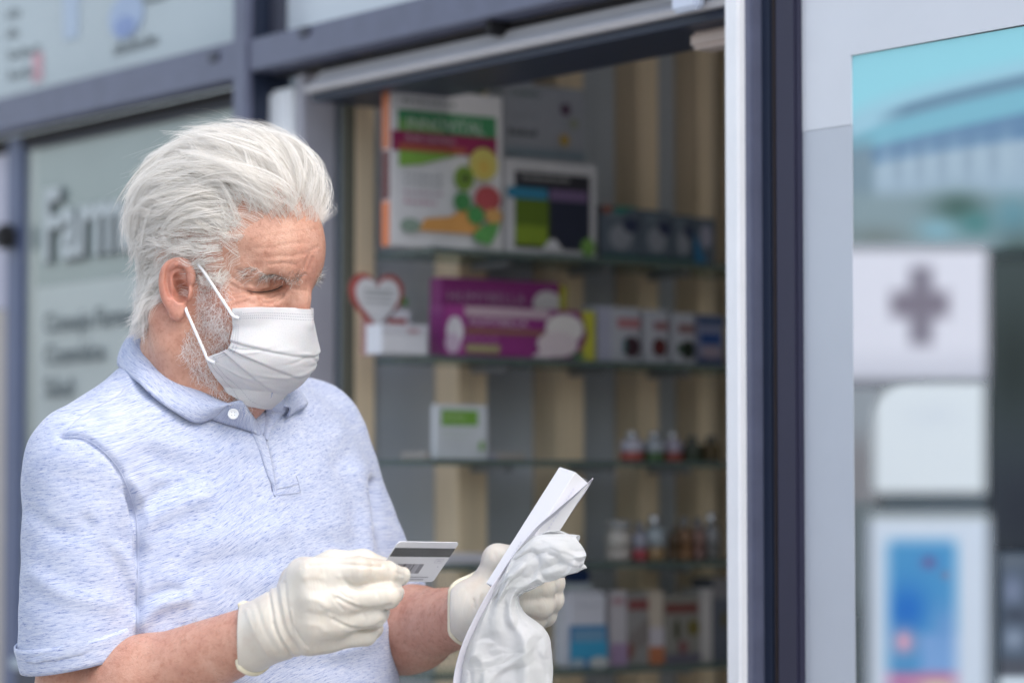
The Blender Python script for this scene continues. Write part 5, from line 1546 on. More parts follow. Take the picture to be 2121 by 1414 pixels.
# ------------------------------------------------------------------ polo collar, placket, button
def collar():
    d_ = lambda x, y, lift, dd: (lambda p: w2c(p) if p is not None else C(x, y, dd))(surf(x, y, lift))
    fold = [C(588, 842, 3.05), C(572, 822, 3.055), C(560, 800, 3.08), C(530, 745, 3.135), C(470, 700, 3.16), C(400, 672, 3.165), C(340, 664, 3.15), C(304, 676, 3.11), C(304, 694, 3.075), C(330, 733, 3.045), C(372, 775, 3.022), C(420, 811, 3.005), C(458, 831, 2.998), C(480, 838, 2.994)]
    outer = [d_(588, 868, .004, 3.0), d_(604, 858, .005, 3.0), d_(628, 842, .006, 3.05), C(600, 800, 3.19), C(500, 748, 3.225), C(400, 728, 3.22), C(310, 728, 3.18), C(256, 738, 3.12), C(246, 758, 3.06), d_(287, 803, .006, 3.0), d_(326, 838, .006, 3.0), d_(366, 863, .006, 2.98), d_(404, 879, .005, 2.96), d_(442, 868, .006, 2.96)]
    n = 90
    A, B = catmull(fold, n), catmull(outer, n)
    V = []; nv = 12
    for j in range(nv):
        f = j / (nv - 1)
        bulge = .0055 * math.sin(math.pi * f) ** .8
        P = A * (1 - f) + B * f
        cen = C(440, 790, 3.09)
        r = P - cen; r[:, 2] = np.maximum(r[:, 2], 0) * .5; r /= np.linalg.norm(r, axis=1)[:, None] + 1e-9
        V.append(P + r * bulge + np.array((0, 0, .004)) * math.sin(math.pi * f))
    V = np.array(V).reshape(-1, 3)
    o = mesh_obj('collar', c2w(V), grid_faces(n, nv), M_shirt, person, True)
    set_attr(o, 'yarn', np.array([(i * .005 + 20, 0, j * .0045) for j in range(nv) for i in range(n)]))
    solidify(o, .0024)
    # inner stand of the collar, round the neck
    S = []
    A = A[14:74]; n = len(A)
    for j in range(6):
        f = j / 5
        low = A + np.array((0, 0, -.030)); c2_ = C(450, 800, 3.085); low = low + (low - c2_) * np.array((-.02, -.02, 0))
        S.append((A * (1 - f) + low * f) - (A - C(450, 770, 3.085)) * np.array((.035, .035, 0)))
    S = np.array(S).reshape(-1, 3)
    o = mesh_obj('collar_stand', c2w(S), grid_faces(n, 6), M_shirt, person, True)
    set_attr(o, 'yarn', np.array([(i * .005 + 40, 0, j * .006) for j in range(6) for i in range(n)]))
    solidify(o, .0016)
collar()
def ribbon(name, pts, half, lift, th, seed):
    """a band of cloth lying on the shirt"""
    c = catmull(pts, 50); T = np.gradient(c, axis=0); T /= np.linalg.norm(T, axis=1)[:, None]
    nrm = np.stack((-T[:, 1], T[:, 0]), 1)
    hw = np.interp(np.linspace(0, 1, 50), np.linspace(0, 1, len(half)), half)
    V = []; nv = 7
    last = None
    for i in range(50):
        for j in range(nv):
            f = j / (nv - 1) * 2 - 1
            x, y = c[i] + nrm[i] * hw[i] * f
            p = surf(x, y, lift * (1 - .5 * f * f))
            if p is None or (last is not None and abs(w2c(p)[1] - w2c(last)[1]) > .035): p = PW(x, y, w2c(last)[1] if last is not None else 2.985)
            last = p; V.append(p)
    o = mesh_obj(name, np.array(V), grid_faces(nv, 50), M_shirt, person, True)
    set_attr(o, 'yarn', np.array([((j) * .004 + seed, 0, -i * .0019) for i in range(50) for j in range(nv)]))
    solidify(o, th)
    return o
BODY_BVH = BVHTree.FromPolygons([tuple(v_) for v_ in bodyP], [tuple(f) for f in np.vstack(allQ)])
def on_skin(px, py, lift):
    r = Vector(ray(px, py)).normalized(); h, n, i, d = BODY_BVH.ray_cast(Vector(CAM), r)
    return np.array(h) - np.array(r) * lift
def on_cloth(px, py, lift):
    p = surf(px, py, 0.0)
    q = on_skin(px, py, .004)
    r = ray(px, py); r = r / np.linalg.norm(r)
    if p is None or (p - CAM) @ r > (q - CAM) @ r + .004: p = q
    return p - r * lift
def band(name, A, B, la, lb, fa=on_cloth, fb_=on_cloth, n=40, nv=8, th=.0016, seed=50, puff=.0):
    a, b = catmull(A, n), catmull(B, n)
    la = np.interp(np.linspace(0, 1, n), np.linspace(0, 1, len(la)), la); lb = np.interp(np.linspace(0, 1, n), np.linspace(0, 1, len(lb)), lb)
    P0 = np.array([fa(*a[i], la[i]) for i in range(n)]); P1 = np.array([fb_(*b[i], lb[i]) for i in range(n)])
    for _ in range(3):
        P0[1:-1] = (P0[:-2] + 2 * P0[1:-1] + P0[2:]) / 4; P1[1:-1] = (P1[:-2] + 2 * P1[1:-1] + P1[2:]) / 4
    V = []
    for i in range(n):
        for j in range(nv):
            f = j / (nv - 1); p = P0[i] * (1 - f) + P1[i] * f
            V.append(p + (CAM - p) / np.linalg.norm(CAM - p) * puff * math.sin(math.pi * f))
    o = mesh_obj(name, np.array(V), grid_faces(nv, n), M_shirt, person, True)
    set_attr(o, 'yarn', np.array([(j * .0035 + seed, 0, -i * .0028) for i in range(n) for j in range(nv)]))
    solidify(o, th)
    return o
band('placket', [(505, 874), (522, 896), (537, 930), (551, 975), (562, 1003), (568, 1026)], [(541, 898), (549, 909), (560, 945), (567, 985), (570, 1008), (571, 1027)], [.001, .0012], [.0045, .0045, .0035, .002], seed=51)
band('lapel', [(440, 868), (464, 876), (488, 883), (511, 890), (529, 897), (541, 905)], [(468, 836), (487, 831), (502, 831), (516, 851), (529, 869), (541, 887)], [.003, .004], [.007, .006, .005, .005], on_cloth, on_skin, seed=55, puff=.002)
band('lapel', [(563, 812), (556, 835), (548, 860), (542, 886), (541, 904)], [(606, 836), (600, 848), (581, 862), (564, 886), (555, 912)], [.005, .005, .004, .003], [.008, .007, .006, .004], on_skin, on_cloth, seed=58, puff=.003)
def button(px, py, r):
    c = w2c(on_skin(px, py, .0165))
    n = np.array((.12, -.93, .22)); n /= np.linalg.norm(n); u = np.cross(n, (0, 0, 1)); u /= np.linalg.norm(u); v = np.cross(n, u)
    V = []; prof = [(1.0, -.0012), (1.0, .0006), (.93, .0013), (.78, .0013), (.70, .0006), (.0001, .0006)]; seg = 28
    for rr, h in prof:
        for k in range(seg):
            a = 2 * math.pi * k / seg; V.append(c + (u * math.cos(a) + v * math.sin(a)) * r * rr + n * h)
    o = mesh_obj('button', c2w(np.array(V)), grid_faces(seg, len(prof), True), plain('pearl_button', (.72, .74, .76), .25, .5, coat=.3), None, True, origin=wloc(person))
    o.parent = shirt; o.location = (0, 0, 0)
    V, F = [], []
    for a, b in ((-.25, -.25), (.25, -.25), (.25, .25), (-.25, .25)):
        q = c + (u * a + v * b) * r + n * .0008
        k = len(V); V += [q + u * .0005, q + v * .0005, q - u * .0005, q - v * .0005]; F.append((k, k + 1, k + 2, k + 3))
    t = mesh_obj('thread_holes', c2w(np.array(V)), F, M_text, None, False, origin=wloc(person)); t.parent = o; t.location = (0, 0, 0)
button(483, 857, .0056)
# stitching: thin proud threads on the shirt
def stitch(pts, n=60, w=.00035, lift=.0009, mat=None):
    P = surf_path(pts, lift, n)
    ok = np.linalg.norm(np.diff(P, axis=0), axis=1) < .02
    V, F = tube_mesh(P, w, 5)
    o = mesh_obj('seam', V, F, mat or M_seam, None, True, origin=wloc(person)); o.parent = shirt; o.location = (0, 0, 0)
M_seam = plain('seam_thread', (.47, .51, .64), .8, .2)
stitch([(126, 904), (180, 910), (235, 955), (266, 1012), (283, 1075), (286, 1150), (285, 1240), (286, 1290)], lift=.0004)
for q_ in ([(572, 1012), (596, 1007), (618, 1001)], [(572, 1024), (600, 1022), (622, 1019)], [(613, 985), (618, 1001), (622, 1019)]): stitch(q_, 16, .00028, .0006)
stitch([(506, 873), (523, 896), (538, 930), (552, 975), (563, 1003), (569, 1026)], 30, .00028, .002)
stitch([(260, 800), (240, 822), (190, 848), (150, 878), (127, 903)], lift=.0004)
# ------------------------------------------------------------------ latex gloves
def latex_mat():
    m, t, b = nmat('cream_latex')
    tc = nd(t, 'ShaderNodeTexCoord')
    n1 = nd(t, 'ShaderNodeTexNoise', i_Scale=30.0, i_Detail=4.0); n2 = nd(t, 'ShaderNodeTexNoise', i_Scale=150.0, i_Detail=4.0)
    n3 = nd(t, 'ShaderNodeTexNoise', i_Scale=55.0, i_Detail=3.0, i_Distortion=1.2)
    mp = nd(t, 'ShaderNodeMapping'); mp.inputs['Rotation'].default_value = (.3, .5, .35); mp.inputs['Scale'].default_value = (1, 1, .30)
    t.links.new(tc.outputs['Object'], mp.inputs[0])
    t.links.new(tc.outputs['Object'], n1.inputs['Vector']); t.links.new(mp.outputs[0], n2.inputs['Vector']); t.links.new(mp.outputs[0], n3.inputs['Vector'])
    r = ramp(t, n1.outputs[0], [(0.28, (.56, .49, .42)), (0.45, (.62, .575, .505)), (0.7, (.65, .615, .55))])      # skin shows faintly through
    t.links.new(r.outputs[0], b.inputs['Base Color']); b.inputs['Roughness'].default_value = 0.40
    b.inputs['Subsurface Weight'].default_value = 0.30; b.inputs['Subsurface Radius'].default_value = (1, .6, .4); b.inputs['Subsurface Scale'].default_value = .004
    rg_ = nd(t, 'ShaderNodeMath', operation='SUBTRACT'); rg_.inputs[1].default_value = .5; ab = nd(t, 'ShaderNodeMath', operation='ABSOLUTE')
    t.links.new(n3.outputs[0], rg_.inputs[0]); t.links.new(rg_.outputs[0], ab.inputs[0])                           # fine folds: ridges of the noise
    mn = nd(t, 'ShaderNodeMath', operation='MINIMUM'); mn.inputs[1].default_value = .09; t.links.new(ab.outputs[0], mn.inputs[0])
    ad = nd(t, 'ShaderNodeMath', operation='MULTIPLY_ADD'); ad.inputs[1].default_value = 4.0; t.links.new(mn.outputs[0], ad.inputs[0]); t.links.new(n2.outputs[0], ad.inputs[2])
    bp = nd(t, 'ShaderNodeBump', i_Strength=0.32, i_Distance=0.0010)
    t.links.new(ad.outputs[0], bp.inputs['Height']); t.links.new(bp.outputs[0], b.inputs['Normal'])
    return m
M_latex = latex_mat()
M_rim = plain('yellowed_latex_rim', (.72, .66, .50), .45, .4, var=.04)

def glove_right():
    D = 2.85                                              # wrist depth
    k = lambda x, y, dd: C(x, y, D + dd)
    W = k(572, 1297, 0)
    g = Clay(*bbox([k(480, 1110, -.07), k(870, 1420, .09)], .0), .0013)
    mcp = dict(i=k(648, 1192, -.030), m=k(655, 1243, -.036), r=k(652, 1290, -.030), p=k(640, 1322, -.018))
    for n_, r0, r1 in (('i', .021, .0148), ('m', .022, .0150), ('r', .021, .0143), ('p', .019, .0130)):
        g.cap(W + (mcp[n_] - W) * .12, mcp[n_], r0, r1, k=.014)
    g.cap(mcp['i'] + np.array((-.01, .016, 0)), mcp['p'] + np.array((-.01, .016, .004)), .017, .015, k=.014)
    g.cap(W, k(630, 1215, .012), .024, .018, k=.016)                                                 # ball of the thumb
    F = {
        'i': ([mcp['i'], k(742, 1180, -.036), k(800, 1186, -.018), k(829, 1193, .004)], [.0146, .0134, .0120, .0090]),
        'm': ([mcp['m'], k(803, 1234, -.032), k(812, 1226, -.006), k(782, 1214, .014)], [.0142, .0124, .0114, .0096]),
        'r': ([mcp['r'], k(776, 1276, -.024), k(784, 1266, .002), k(750, 1250, .020)], [.0136, .0115, .0108, .0094]),
        'p': ([mcp['p'], k(757, 1314, -.008), k(772, 1300, .014), k(738, 1284, .028)], [.0128, .0108, .0102, .0088]),
    }
    for n_ in 'pmri':
        P, R = F[n_]
        c = g.twin()
        c.chain(P, R, k=.0012)
        if n_ == 'i':                                      # loose glove end beyond the finger tip
            c.cap(P[3], k(838, 1188, .004), .0078, .0048, k=.004); c.cap(k(838, 1184, .004), k(836, 1199, .005), .0036, .0034, k=.003)
        g.v = smin(g.v, c.v, .0030)
    # thumb runs behind the index and behind the card
    c = g.twin()
    c.chain([k(620, 1208, .010), k(690, 1172, .008), k(752, 1166, .014), k(812, 1180, .034)], [.020, .0150, .0128, .0098], k=.006)
    g.v = smin(g.v, c.v, .005)
    for a_, b_ in (('i', 'm'), ('m', 'r'), ('r', 'p')):                                                # webs between the finger bases
        A_, B_ = F[a_][0], F[b_][0]
        for f_, r_ in ((.0, .0150), (.25, .0140), (.42, .0115)):
            pa = F[a_][0][0] + (F[a_][0][1] - F[a_][0][0]) * f_; pb = F[b_][0][0] + (F[b_][0][1] - F[b_][0][0]) * f_
            g.cap(pa + np.array((0, .001, 0)), pb + np.array((0, .001, 0)), r_, r_, k=.008)
    gr = lambda pts, w, dep, n=18: g.groove([k(*p) for p in pts], w, dep, n)
    # gauntlet: follows the forearm and stops in a clean edge
    dirw = (EL_R - WR_R) / np.linalg.norm(EL_R - WR_R)
    E_ = WR_R + dirw * .036
    g.cap(W, E_ + dirw * .02, .0312, .0352, k=.010)
    nrm = dirw + np.array((.10, 0, .16)); nrm /= np.linalg.norm(nrm)
    g.cut(E_, nrm)
    P, Q = g.mesh(relax=1)
    N = vnormals(P, Q)
    GF = [([(712, 1199), (727, 1210), (748, 1216), (785, 1213), (832, 1214)], 4.5, -.0022), ([(700, 1237), (728, 1252), (752, 1261), (780, 1261), (808, 1254)], 4.5, -.0022), ([(690, 1281), (722, 1297), (748, 1303), (772, 1301), (793, 1289)], 4.5, -.0022),
          ([(700, 1192), (722, 1204), (738, 1210)], 3.5, .0010), ([(690, 1228), (718, 1242), (740, 1252)], 3.5, .0010), ([(680, 1272), (708, 1287), (730, 1295)], 3.5, .0010),
          ([(712, 1262), (700, 1250), (692, 1240)], 3, -.0010), ([(704, 1226), (716, 1236), (728, 1240)], 3, -.0009),
          ([(640, 1170), (690, 1166), (745, 1170), (790, 1172)], 4, -.0022),
          ([(556, 1222), (562, 1260), (572, 1310), (598, 1352), (610, 1362)], 3.2, -.0013), ([(562, 1219), (569, 1258), (580, 1308), (606, 1348), (618, 1356)], 3, .0010), ([(572, 1214), (577, 1252), (590, 1304), (618, 1346)], 3.2, -.0012),
          ([(580, 1210), (586, 1250), (598, 1300), (626, 1340)], 3, .0009), ([(590, 1206), (594, 1246), (607, 1296), (632, 1336)], 3.2, -.0010), ([(566, 1290), (585, 1330), (600, 1350)], 3, -.0012), ([(603, 1262), (612, 1310), (636, 1344)], 3, .0010),
          ([(510, 1262), (528, 1310), (556, 1358)], 5, .0008), ([(530, 1250), (546, 1300), (575, 1352)], 6, -.0010),
          ([(770, 1160), (772, 1180), (768, 1205)], 3, -.0008), ([(805, 1180), (808, 1192), (804, 1206)], 3, -.0008), ([(822, 1186), (838, 1192), (836, 1204)], 3, -.0012),
          ([(780, 1225), (786, 1240), (782, 1254)], 3, -.0006), ([(752, 1270), (757, 1283), (752, 1296)], 3, -.0006), ([(640, 1240), (662, 1244), (676, 1256)], 7, .0014), ([(640, 1292), (662, 1296), (672, 1306)], 7, .0012), ([(630, 1196), (650, 1192), (668, 1196)], 7, .0012),
          ([(640, 1268), (665, 1274), (685, 1270)], 7, -.0010), ([(640, 1222), (665, 1224), (690, 1218)], 7, -.0009)]
    P = press(P, N, GF, .7)
    # rolled rim where the glove ends
    u = np.cross(nrm, (0, 0, 1)); u /= np.linalg.norm(u); v = np.cross(nrm, u)
    N = vnormals(P, Q)
    ax0 = W + dirw * ((E_ - W) @ dirw)
    o = mesh_obj('glove', c2w(P), Q, M_latex, person, True)
    bv = BVHTree.FromPolygons([tuple(p) for p in P], [tuple(f) for f in Q])
    ring = []
    cen = E_ - nrm * .0012
    for t in np.linspace(0, 2 * math.pi, 48, endpoint=False):
        d = u * math.cos(t) + v * math.sin(t)
        h = bv.ray_cast(Vector(cen + d * .07), Vector(-d))[0]
        ring.append(np.array(h) if h is not None else cen + d * .034)
    ring.append(ring[0]); ring = np.array(ring)
    V, Fc = tube_mesh(c2w(ring), .0029, 8, caps=False)
    r = mesh_obj('rolled_rim', V, Fc, M_rim, None, True, origin=wloc(person)); r.parent = o; r.location = (0, 0, 0)
    return P, Q
GR_P, GR_Q = glove_right()

def glove_left():
    D = 3.05
    k = lambda x, y, dd: C(x, y, D + dd)
    g = Clay(*bbox([k(930, 1110, -.08), k(1190, 1330, .08)], .0), .0014)
    W = k(985, 1265, 0)
    M = [k(1095, 1190, .012), k(1100, 1215, .016), k(1098, 1245, .018), k(1085, 1272, .020)]
    for m_ in M: g.cap(W, m_, .025, .017, k=.014)
    for pts, rad in (([M[0], k(1140, 1206, -.004), k(1122, 1216, -.036), k(1082, 1222, -.046)], [.0155, .0138, .0132, .0118]),
                     ([M[1], k(1138, 1240, .000), k(1120, 1252, -.034), k(1078, 1252, -.044)], [.0155, .0138, .0132, .0118]),
                     ([M[2], k(1126, 1270, .006), k(1108, 1278, -.024), k(1070, 1278, -.034)], [.0145, .0128, .0120, .0105]),
                     ([M[3], k(1105, 1292, .014), k(1085, 1296, -.012), k(1055, 1292, -.022)], [.0128, .0112, .0105, .0095])):
        c = g.twin(); c.chain(pts, rad, k=.004); c.ell(pts[1], (rad[1] * 1.08,) * 3, k=.003); c.ell(pts[2], (rad[2] * 1.05,) * 3, k=.003)
        g.v = smin(g.v, c.v, .0030)
    c = g.twin()
    c.chain([k(995, 1250, .006), k(1013, 1205, .004), k(1032, 1158, .000), k(1072, 1150, -.006)], [.022, .0165, .0150, .0115], k=.005)
    c.ell(k(1030, 1158, .0), (.0158,) * 3, k=.003)
    g.v = smin(g.v, c.v, .006)
    gr = lambda pts, w, dep, n=14: g.groove([k(*p) for p in pts], w, dep, n)
    gr([(1022, 1176, -.018), (1027, 1160, -.018), (1024, 1146, -.014)], .0018, .0010); gr([(1030, 1182, -.018), (1036, 1168, -.018)], .0018, .0009)
    gr([(1086, 1236, -.058), (1120, 1236, -.052), (1150, 1226, -.020)], .0022, .0018)
    gr([(1100, 1210, -.056), (1118, 1206, -.050), (1138, 1196, -.02)], .0018, .0008); gr([(1118, 1262, -.048), (1140, 1250, -.02)], .0018, .0009)
    dirw = (EL_L - WR_L) / np.linalg.norm(EL_L - WR_L)
    E_ = WR_L + dirw * .006
    g.cap(W, E_ + dirw * .02, .0325, .0345, k=.010)
    for i, x in enumerate((972, 980, 990, 1000)):
        gr([(x - 4, 1222 - i * 6, -.012), (x + 2, 1250, -.032), (x + 10, 1290, -.026)], .0015, .0020 if i % 2 else -.0014)
    nrm = dirw + np.array((.05, 0, .05)); nrm /= np.linalg.norm(nrm)
    g.cut(E_, nrm)
    P, Q = g.mesh(relax=2)
    o = mesh_obj('glove', c2w(P), Q, M_latex, person, True)
    u = np.cross(nrm, (0, 0, 1)); u /= np.linalg.norm(u); v = np.cross(nrm, u)
    bv = BVHTree.FromPolygons([tuple(p) for p in P], [tuple(f) for f in Q]); cen = E_ - nrm * .0012; ring = []
    for t in np.linspace(0, 2 * math.pi, 48, endpoint=False):
        d = u * math.cos(t) + v * math.sin(t); h = bv.ray_cast(Vector(cen + d * .07), Vector(-d))[0]
        ring.append(np.array(h) if h is not None else cen + d * .034)
    ring.append(ring[0])
    V, Fc = tube_mesh(c2w(np.array(ring)), .0029, 8, caps=False)
    r = mesh_obj('rolled_rim', V, Fc, M_rim, None, True, origin=wloc(person)); r.parent = o; r.location = (0, 0, 0)
glove_left()

# ------------------------------------------------------------------ the card
def bank_card():
    D = 2.85
    TL, TR = C(826, 1121.5, D - .004), C(951.5, 1123.5, D + .058)
    u = TR - TL; w = np.linalg.norm(u); u /= w
    BL = C(772, 1204, D + .0172)
    v = BL - TL; v -= u * (v @ u); h = np.linalg.norm(v); v /= h
    n = np.cross(u, v); 
    if n[1] > 0: n = -n                                    # faces the camera
    print('card', w, h)
    o = empty('bank_card', c2w(TL + u * w / 2 + v * h / 2), 'white plastic card with black magnetic stripe and blurred barcode held between gloved fingers', 'card')
    def rr(u0, u1, v0, v1, r, off, th, name, mat):
        pts = []
        for cx_, cy_, a0 in ((u1 - r, v0 + r, -90), (u1 - r, v1 - r, 0), (u0 + r, v1 - r, 90), (u0 + r, v0 + r, 180)):
            for a in np.linspace(a0, a0 + 90, 7 if r > 1e-5 else 1): pts.append((cx_ + r * math.cos(math.radians(a)), cy_ + r * math.sin(math.radians(a))))
        A = [TL + u * x + v * y + n * off for x, y in pts]; m_ = len(A)
        if th:
            B = [p - n * th for p in A]
            Fc = [tuple(range(m_)), tuple(range(m_, 2 * m_))[::-1]] + [(i, m_ + i, m_ + (i + 1) % m_, (i + 1) % m_) for i in range(m_)]
            A = A + B
        else: Fc = [tuple(range(m_))]
        return mesh_obj(name, c2w(np.array(A)), Fc, mat, o)
    rr(0, w, 0, h, .0035, 0, .0009, 'card_body', plain('white_card_plastic', (.70, .70, .74), .28, .5, var=.02, coat=.3))
    rr(.0002, w - .0002, h * .145, h * .365, 0.0, .00012, 0, 'magnetic_stripe', plain('black_magnetic_stripe', (.035, .034, .036), .22, .5, var=.04, coat=.5))
    x = .17
    for wd_, col in ((.035, .40), (.02, .48), (.03, .16), (.015, .42), (.03, .25), (.02, .33), (.04, .10), (.03, .26), (.02, .32), (.05, .26), (.02, .38), (.025, .18), (.05, .36), (.03, .40), (.07, .26)):
        rr(w * x, w * (x + wd_), h * .545, h * .785, 0.0, .00012, 0, 'barcode_bar', ink((col, col * .98, col * 1.08), .4)); x += wd_
    def line(s, x0, y0, hh, sq):
        t = text_obj(s, c2w(TL + u * w * x0 + v * h * y0 + n * .0002), c2w(u) - c2w(np.zeros(3)), c2w(-v) - c2w(np.zeros(3)), hh, ink((.28, .27, .32)), o, 0.00003, squeeze=sq)
    for yy, x0, x1 in ((.895, .52, .86), (.955, .52, .80)):
        q = x0
        while q < x1:
            wl = .012 if int(q * 1000) % 7 else .02
            rr(w * q, w * (q + wl), h * (yy - .030), h * yy, 0.0, .00012, 0, 'printed_stroke', ink((.30, .29, .34), .4)); q += wl + .008
    for a0, a1, b0, b1 in ((.80, .93, .415, .425), (.80, .93, .505, .515), (.80, .807, .425, .505), (.923, .93, .425, .505), (.83, .90, .45, .475)):
        rr(w * a0, w * a1, h * b0, h * b1, 0.0, .00012, 0, 'printed_frame', ink((.50, .49, .56), .4))
    rr(w * .90, w * .915, h * .60, h * .625, 0.0, .00012, 0, 'printed_dot', ink((.40, .38, .46), .4))
bank_card()

# ------------------------------------------------------------------ carton, sheet and bag in the left hand
M_paper = plain('white_paper', (.66, .655, .72), .6, .3, var=.02, scale=9, bump=.12, bscale=60)
M_carton = plain('white_carton_board', (.72, .72, .745), .45, .4, var=.015)
def pill_carton():
    D = 3.0
    a = C(1158.5, 966, D + .020); b = C(1006, 1207, D - .012)          # long left edge of the white face
    c = C(1187.5, 984, D - .002)                                        # across the white face
    e = C(1214, 1002, D + .016)                                          # across the second face
    L = b - a; l = np.linalg.norm(L); L /= l
    u = c - a; u -= L * (u @ L); v = e - c; v -= L * (v @ L); 
    wu = np.linalg.norm(u); u /= wu; v -= u * (v @ u); wv = np.linalg.norm(v); v /= wv
    print('carton', l, wu, wv)
    wv = max(wv, .012)
    o = empty('pill_carton', c2w(a + L * l / 2), 'slim white medicine carton held upright in the far gloved hand', 'carton')
    bm = bmesh.new(); vs = []
    for i in (0, 1):
        for j in (0, 1):
            for k_ in (0, 1): vs.append(bm.verts.new(c2w(a + L * l * i + u * wu * j + v * wv * k_)))
    for f in BOXF: bm.faces.new([vs[i] for i in f])
    bmesh.ops.recalc_face_normals(bm, faces=bm.faces)
    bmesh.ops.bevel(bm, geom=list(bm.edges), offset=.0006, segments=2, affect='EDGES')
    bm_obj('carton_body', bm, M_carton, o)
    # tucked flap on the top end and a line of tiny print
    n = -L * .0006
    V = [a + u * wu * .08 + v * wv * .45 + n, a + u * wu * .92 + v * wv * .45 + n, a + u * wu * .92 + v * wv * .95 + n - L * .002, a + u * wu * .08 + v * wv * .95 + n - L * .002]
    mesh_obj('end_flap', c2w(np.array(V)), [(0, 1, 2, 3)], M_carton, o)
    fn = u * .0005
    for i in range(16):
        q = a + u * (wu + .0004) + L * (.014 + i * .0042) + v * wv * .35
        mesh_obj('printed_stroke', c2w(np.array([q, q + L * .0026, q + L * .0026 + v * .0018, q + v * .0018])), [(0, 1, 2, 3)], ink((.64, .64, .72)), o)
    fn = np.cross(u, L); fn = fn if fn[1] < 0 else -fn
    for i in range(5):
        q = a + L * (l * .62 + i * .004) + u * wu * .45 + fn * .0003
        mesh_obj('printed_stroke', c2w(np.array([q, q + L * .0024, q + L * .0024 + u * .0016, q + u * .0016])), [(0, 1, 2, 3)], ink((.60, .60, .66)), o)
pill_carton()

def sheet():
    Ls = [(1227, 991, .012), (1190, 1024, -.008), (1150, 1058, -.019), (1105, 1096, -.026), (1060, 1152, -.036), (1012, 1224, -.046), (972, 1300, -.040), (950, 1356, -.034), (938, 1414, -.030), (930, 1520, -.028)]
    Rs = [(1229, 990, .014), (1214, 1016, .018), (1192, 1048, .018), (1152, 1108, .012), (1100, 1180, .000), (1050, 1260, -.012), (1030, 1320, -.012), (1020, 1370, -.010), (1010, 1420, -.008), (1000, 1520, -.006)]
    D = 3.0
    A = catmull([C(x, y, D + d) for x, y, d in Ls], 60); B = catmull([C(x, y, D + d) for x, y, d in Rs], 60)
    nv = 24; V = []
    rg = np.random.default_rng(4)
    for j in range(60):
        for i in range(nv):
            f = i / (nv - 1); s = j / 59
            p = A[j] * (1 - f) + B[j] * f
            p = p + np.array((0, 1, 0)) * (.006 * math.sin(f * math.pi) * (1 - s)) + np.array((0, -1, 0)) * .0015 * math.sin(f * 9 + s * 14) * math.sin(s * 7 + f * 4)
            if f < .25: p = p + np.array((.0, -.004, .001)) * (1 - f / .25) * math.sin(s * 11) * .6
            V.append(p)
    o = mesh_obj('prescription_sheet', c2w(np.array(V)), grid_faces(nv, 60), M_paper, None, True)
    tag(o, 'folded white paper sheet slanting behind the slim carton, above the bag', 'paper')
    solidify(o, .0004)
sheet()

def bag_mat():
    m, t, b = nmat('thin_white_bag')
    tc = nd(t, 'ShaderNodeTexCoord'); n1 = nd(t, 'ShaderNodeTexNoise', i_Scale=30.0, i_Detail=5.0); n2 = nd(t, 'ShaderNodeTexNoise', i_Scale=420.0, i_Detail=2.0)
    t.links.new(tc.outputs['Object'], n1.inputs['Vector']); t.links.new(tc.outputs['Object'], n2.inputs['Vector'])
    r = ramp(t, n1.outputs[0], [(0.3, (.84, .85, .845)), (0.7, (.89, .89, .90))])
    t.links.new(r.outputs[0], b.inputs['Base Color']); b.inputs['Roughness'].default_value = .6; b.inputs['Specular IOR Level'].default_value = .22
    vo = nd(t, 'ShaderNodeTexVoronoi', i_Scale=34.0, feature='DISTANCE_TO_EDGE'); wp = nd(t, 'ShaderNodeMix', data_type='RGBA'); wp.inputs[0].default_value = .04
    t.links.new(tc.outputs['Object'], wp.inputs[6]); t.links.new(n1.outputs[1], wp.inputs[7]); t.links.new(wp.outputs[2], vo.inputs['Vector'])
    vr = ramp(t, vo.outputs[0], [(0.0, (0, 0, 0)), (.10, (.6, .6, .6)), (.5, (1, 1, 1))])
    ad = nd(t, 'ShaderNodeMath', operation='MULTIPLY_ADD'); ad.inputs[1].default_value = .12; t.links.new(n2.outputs[0], ad.inputs[0]); t.links.new(vr.outputs[0], ad.inputs[2])
    bp = nd(t, 'ShaderNodeBump', i_Strength=.22, i_Distance=.0015); t.links.new(ad.outputs[0], bp.inputs['Height']); t.links.new(bp.outputs[0], b.inputs['Normal'])
    tr = nd(t, 'ShaderNodeBsdfTranslucent'); t.links.new(r.outputs[0], tr.inputs[0])
    mx = nd(t, 'ShaderNodeMixShader', i_0=.58); t.links.new(b.outputs[0], mx.inputs[1]); t.links.new(tr.outputs[0], mx.inputs[2])
    t.links.new(mx.outputs[0], t.nodes['Material Output'].inputs[0])
    return m
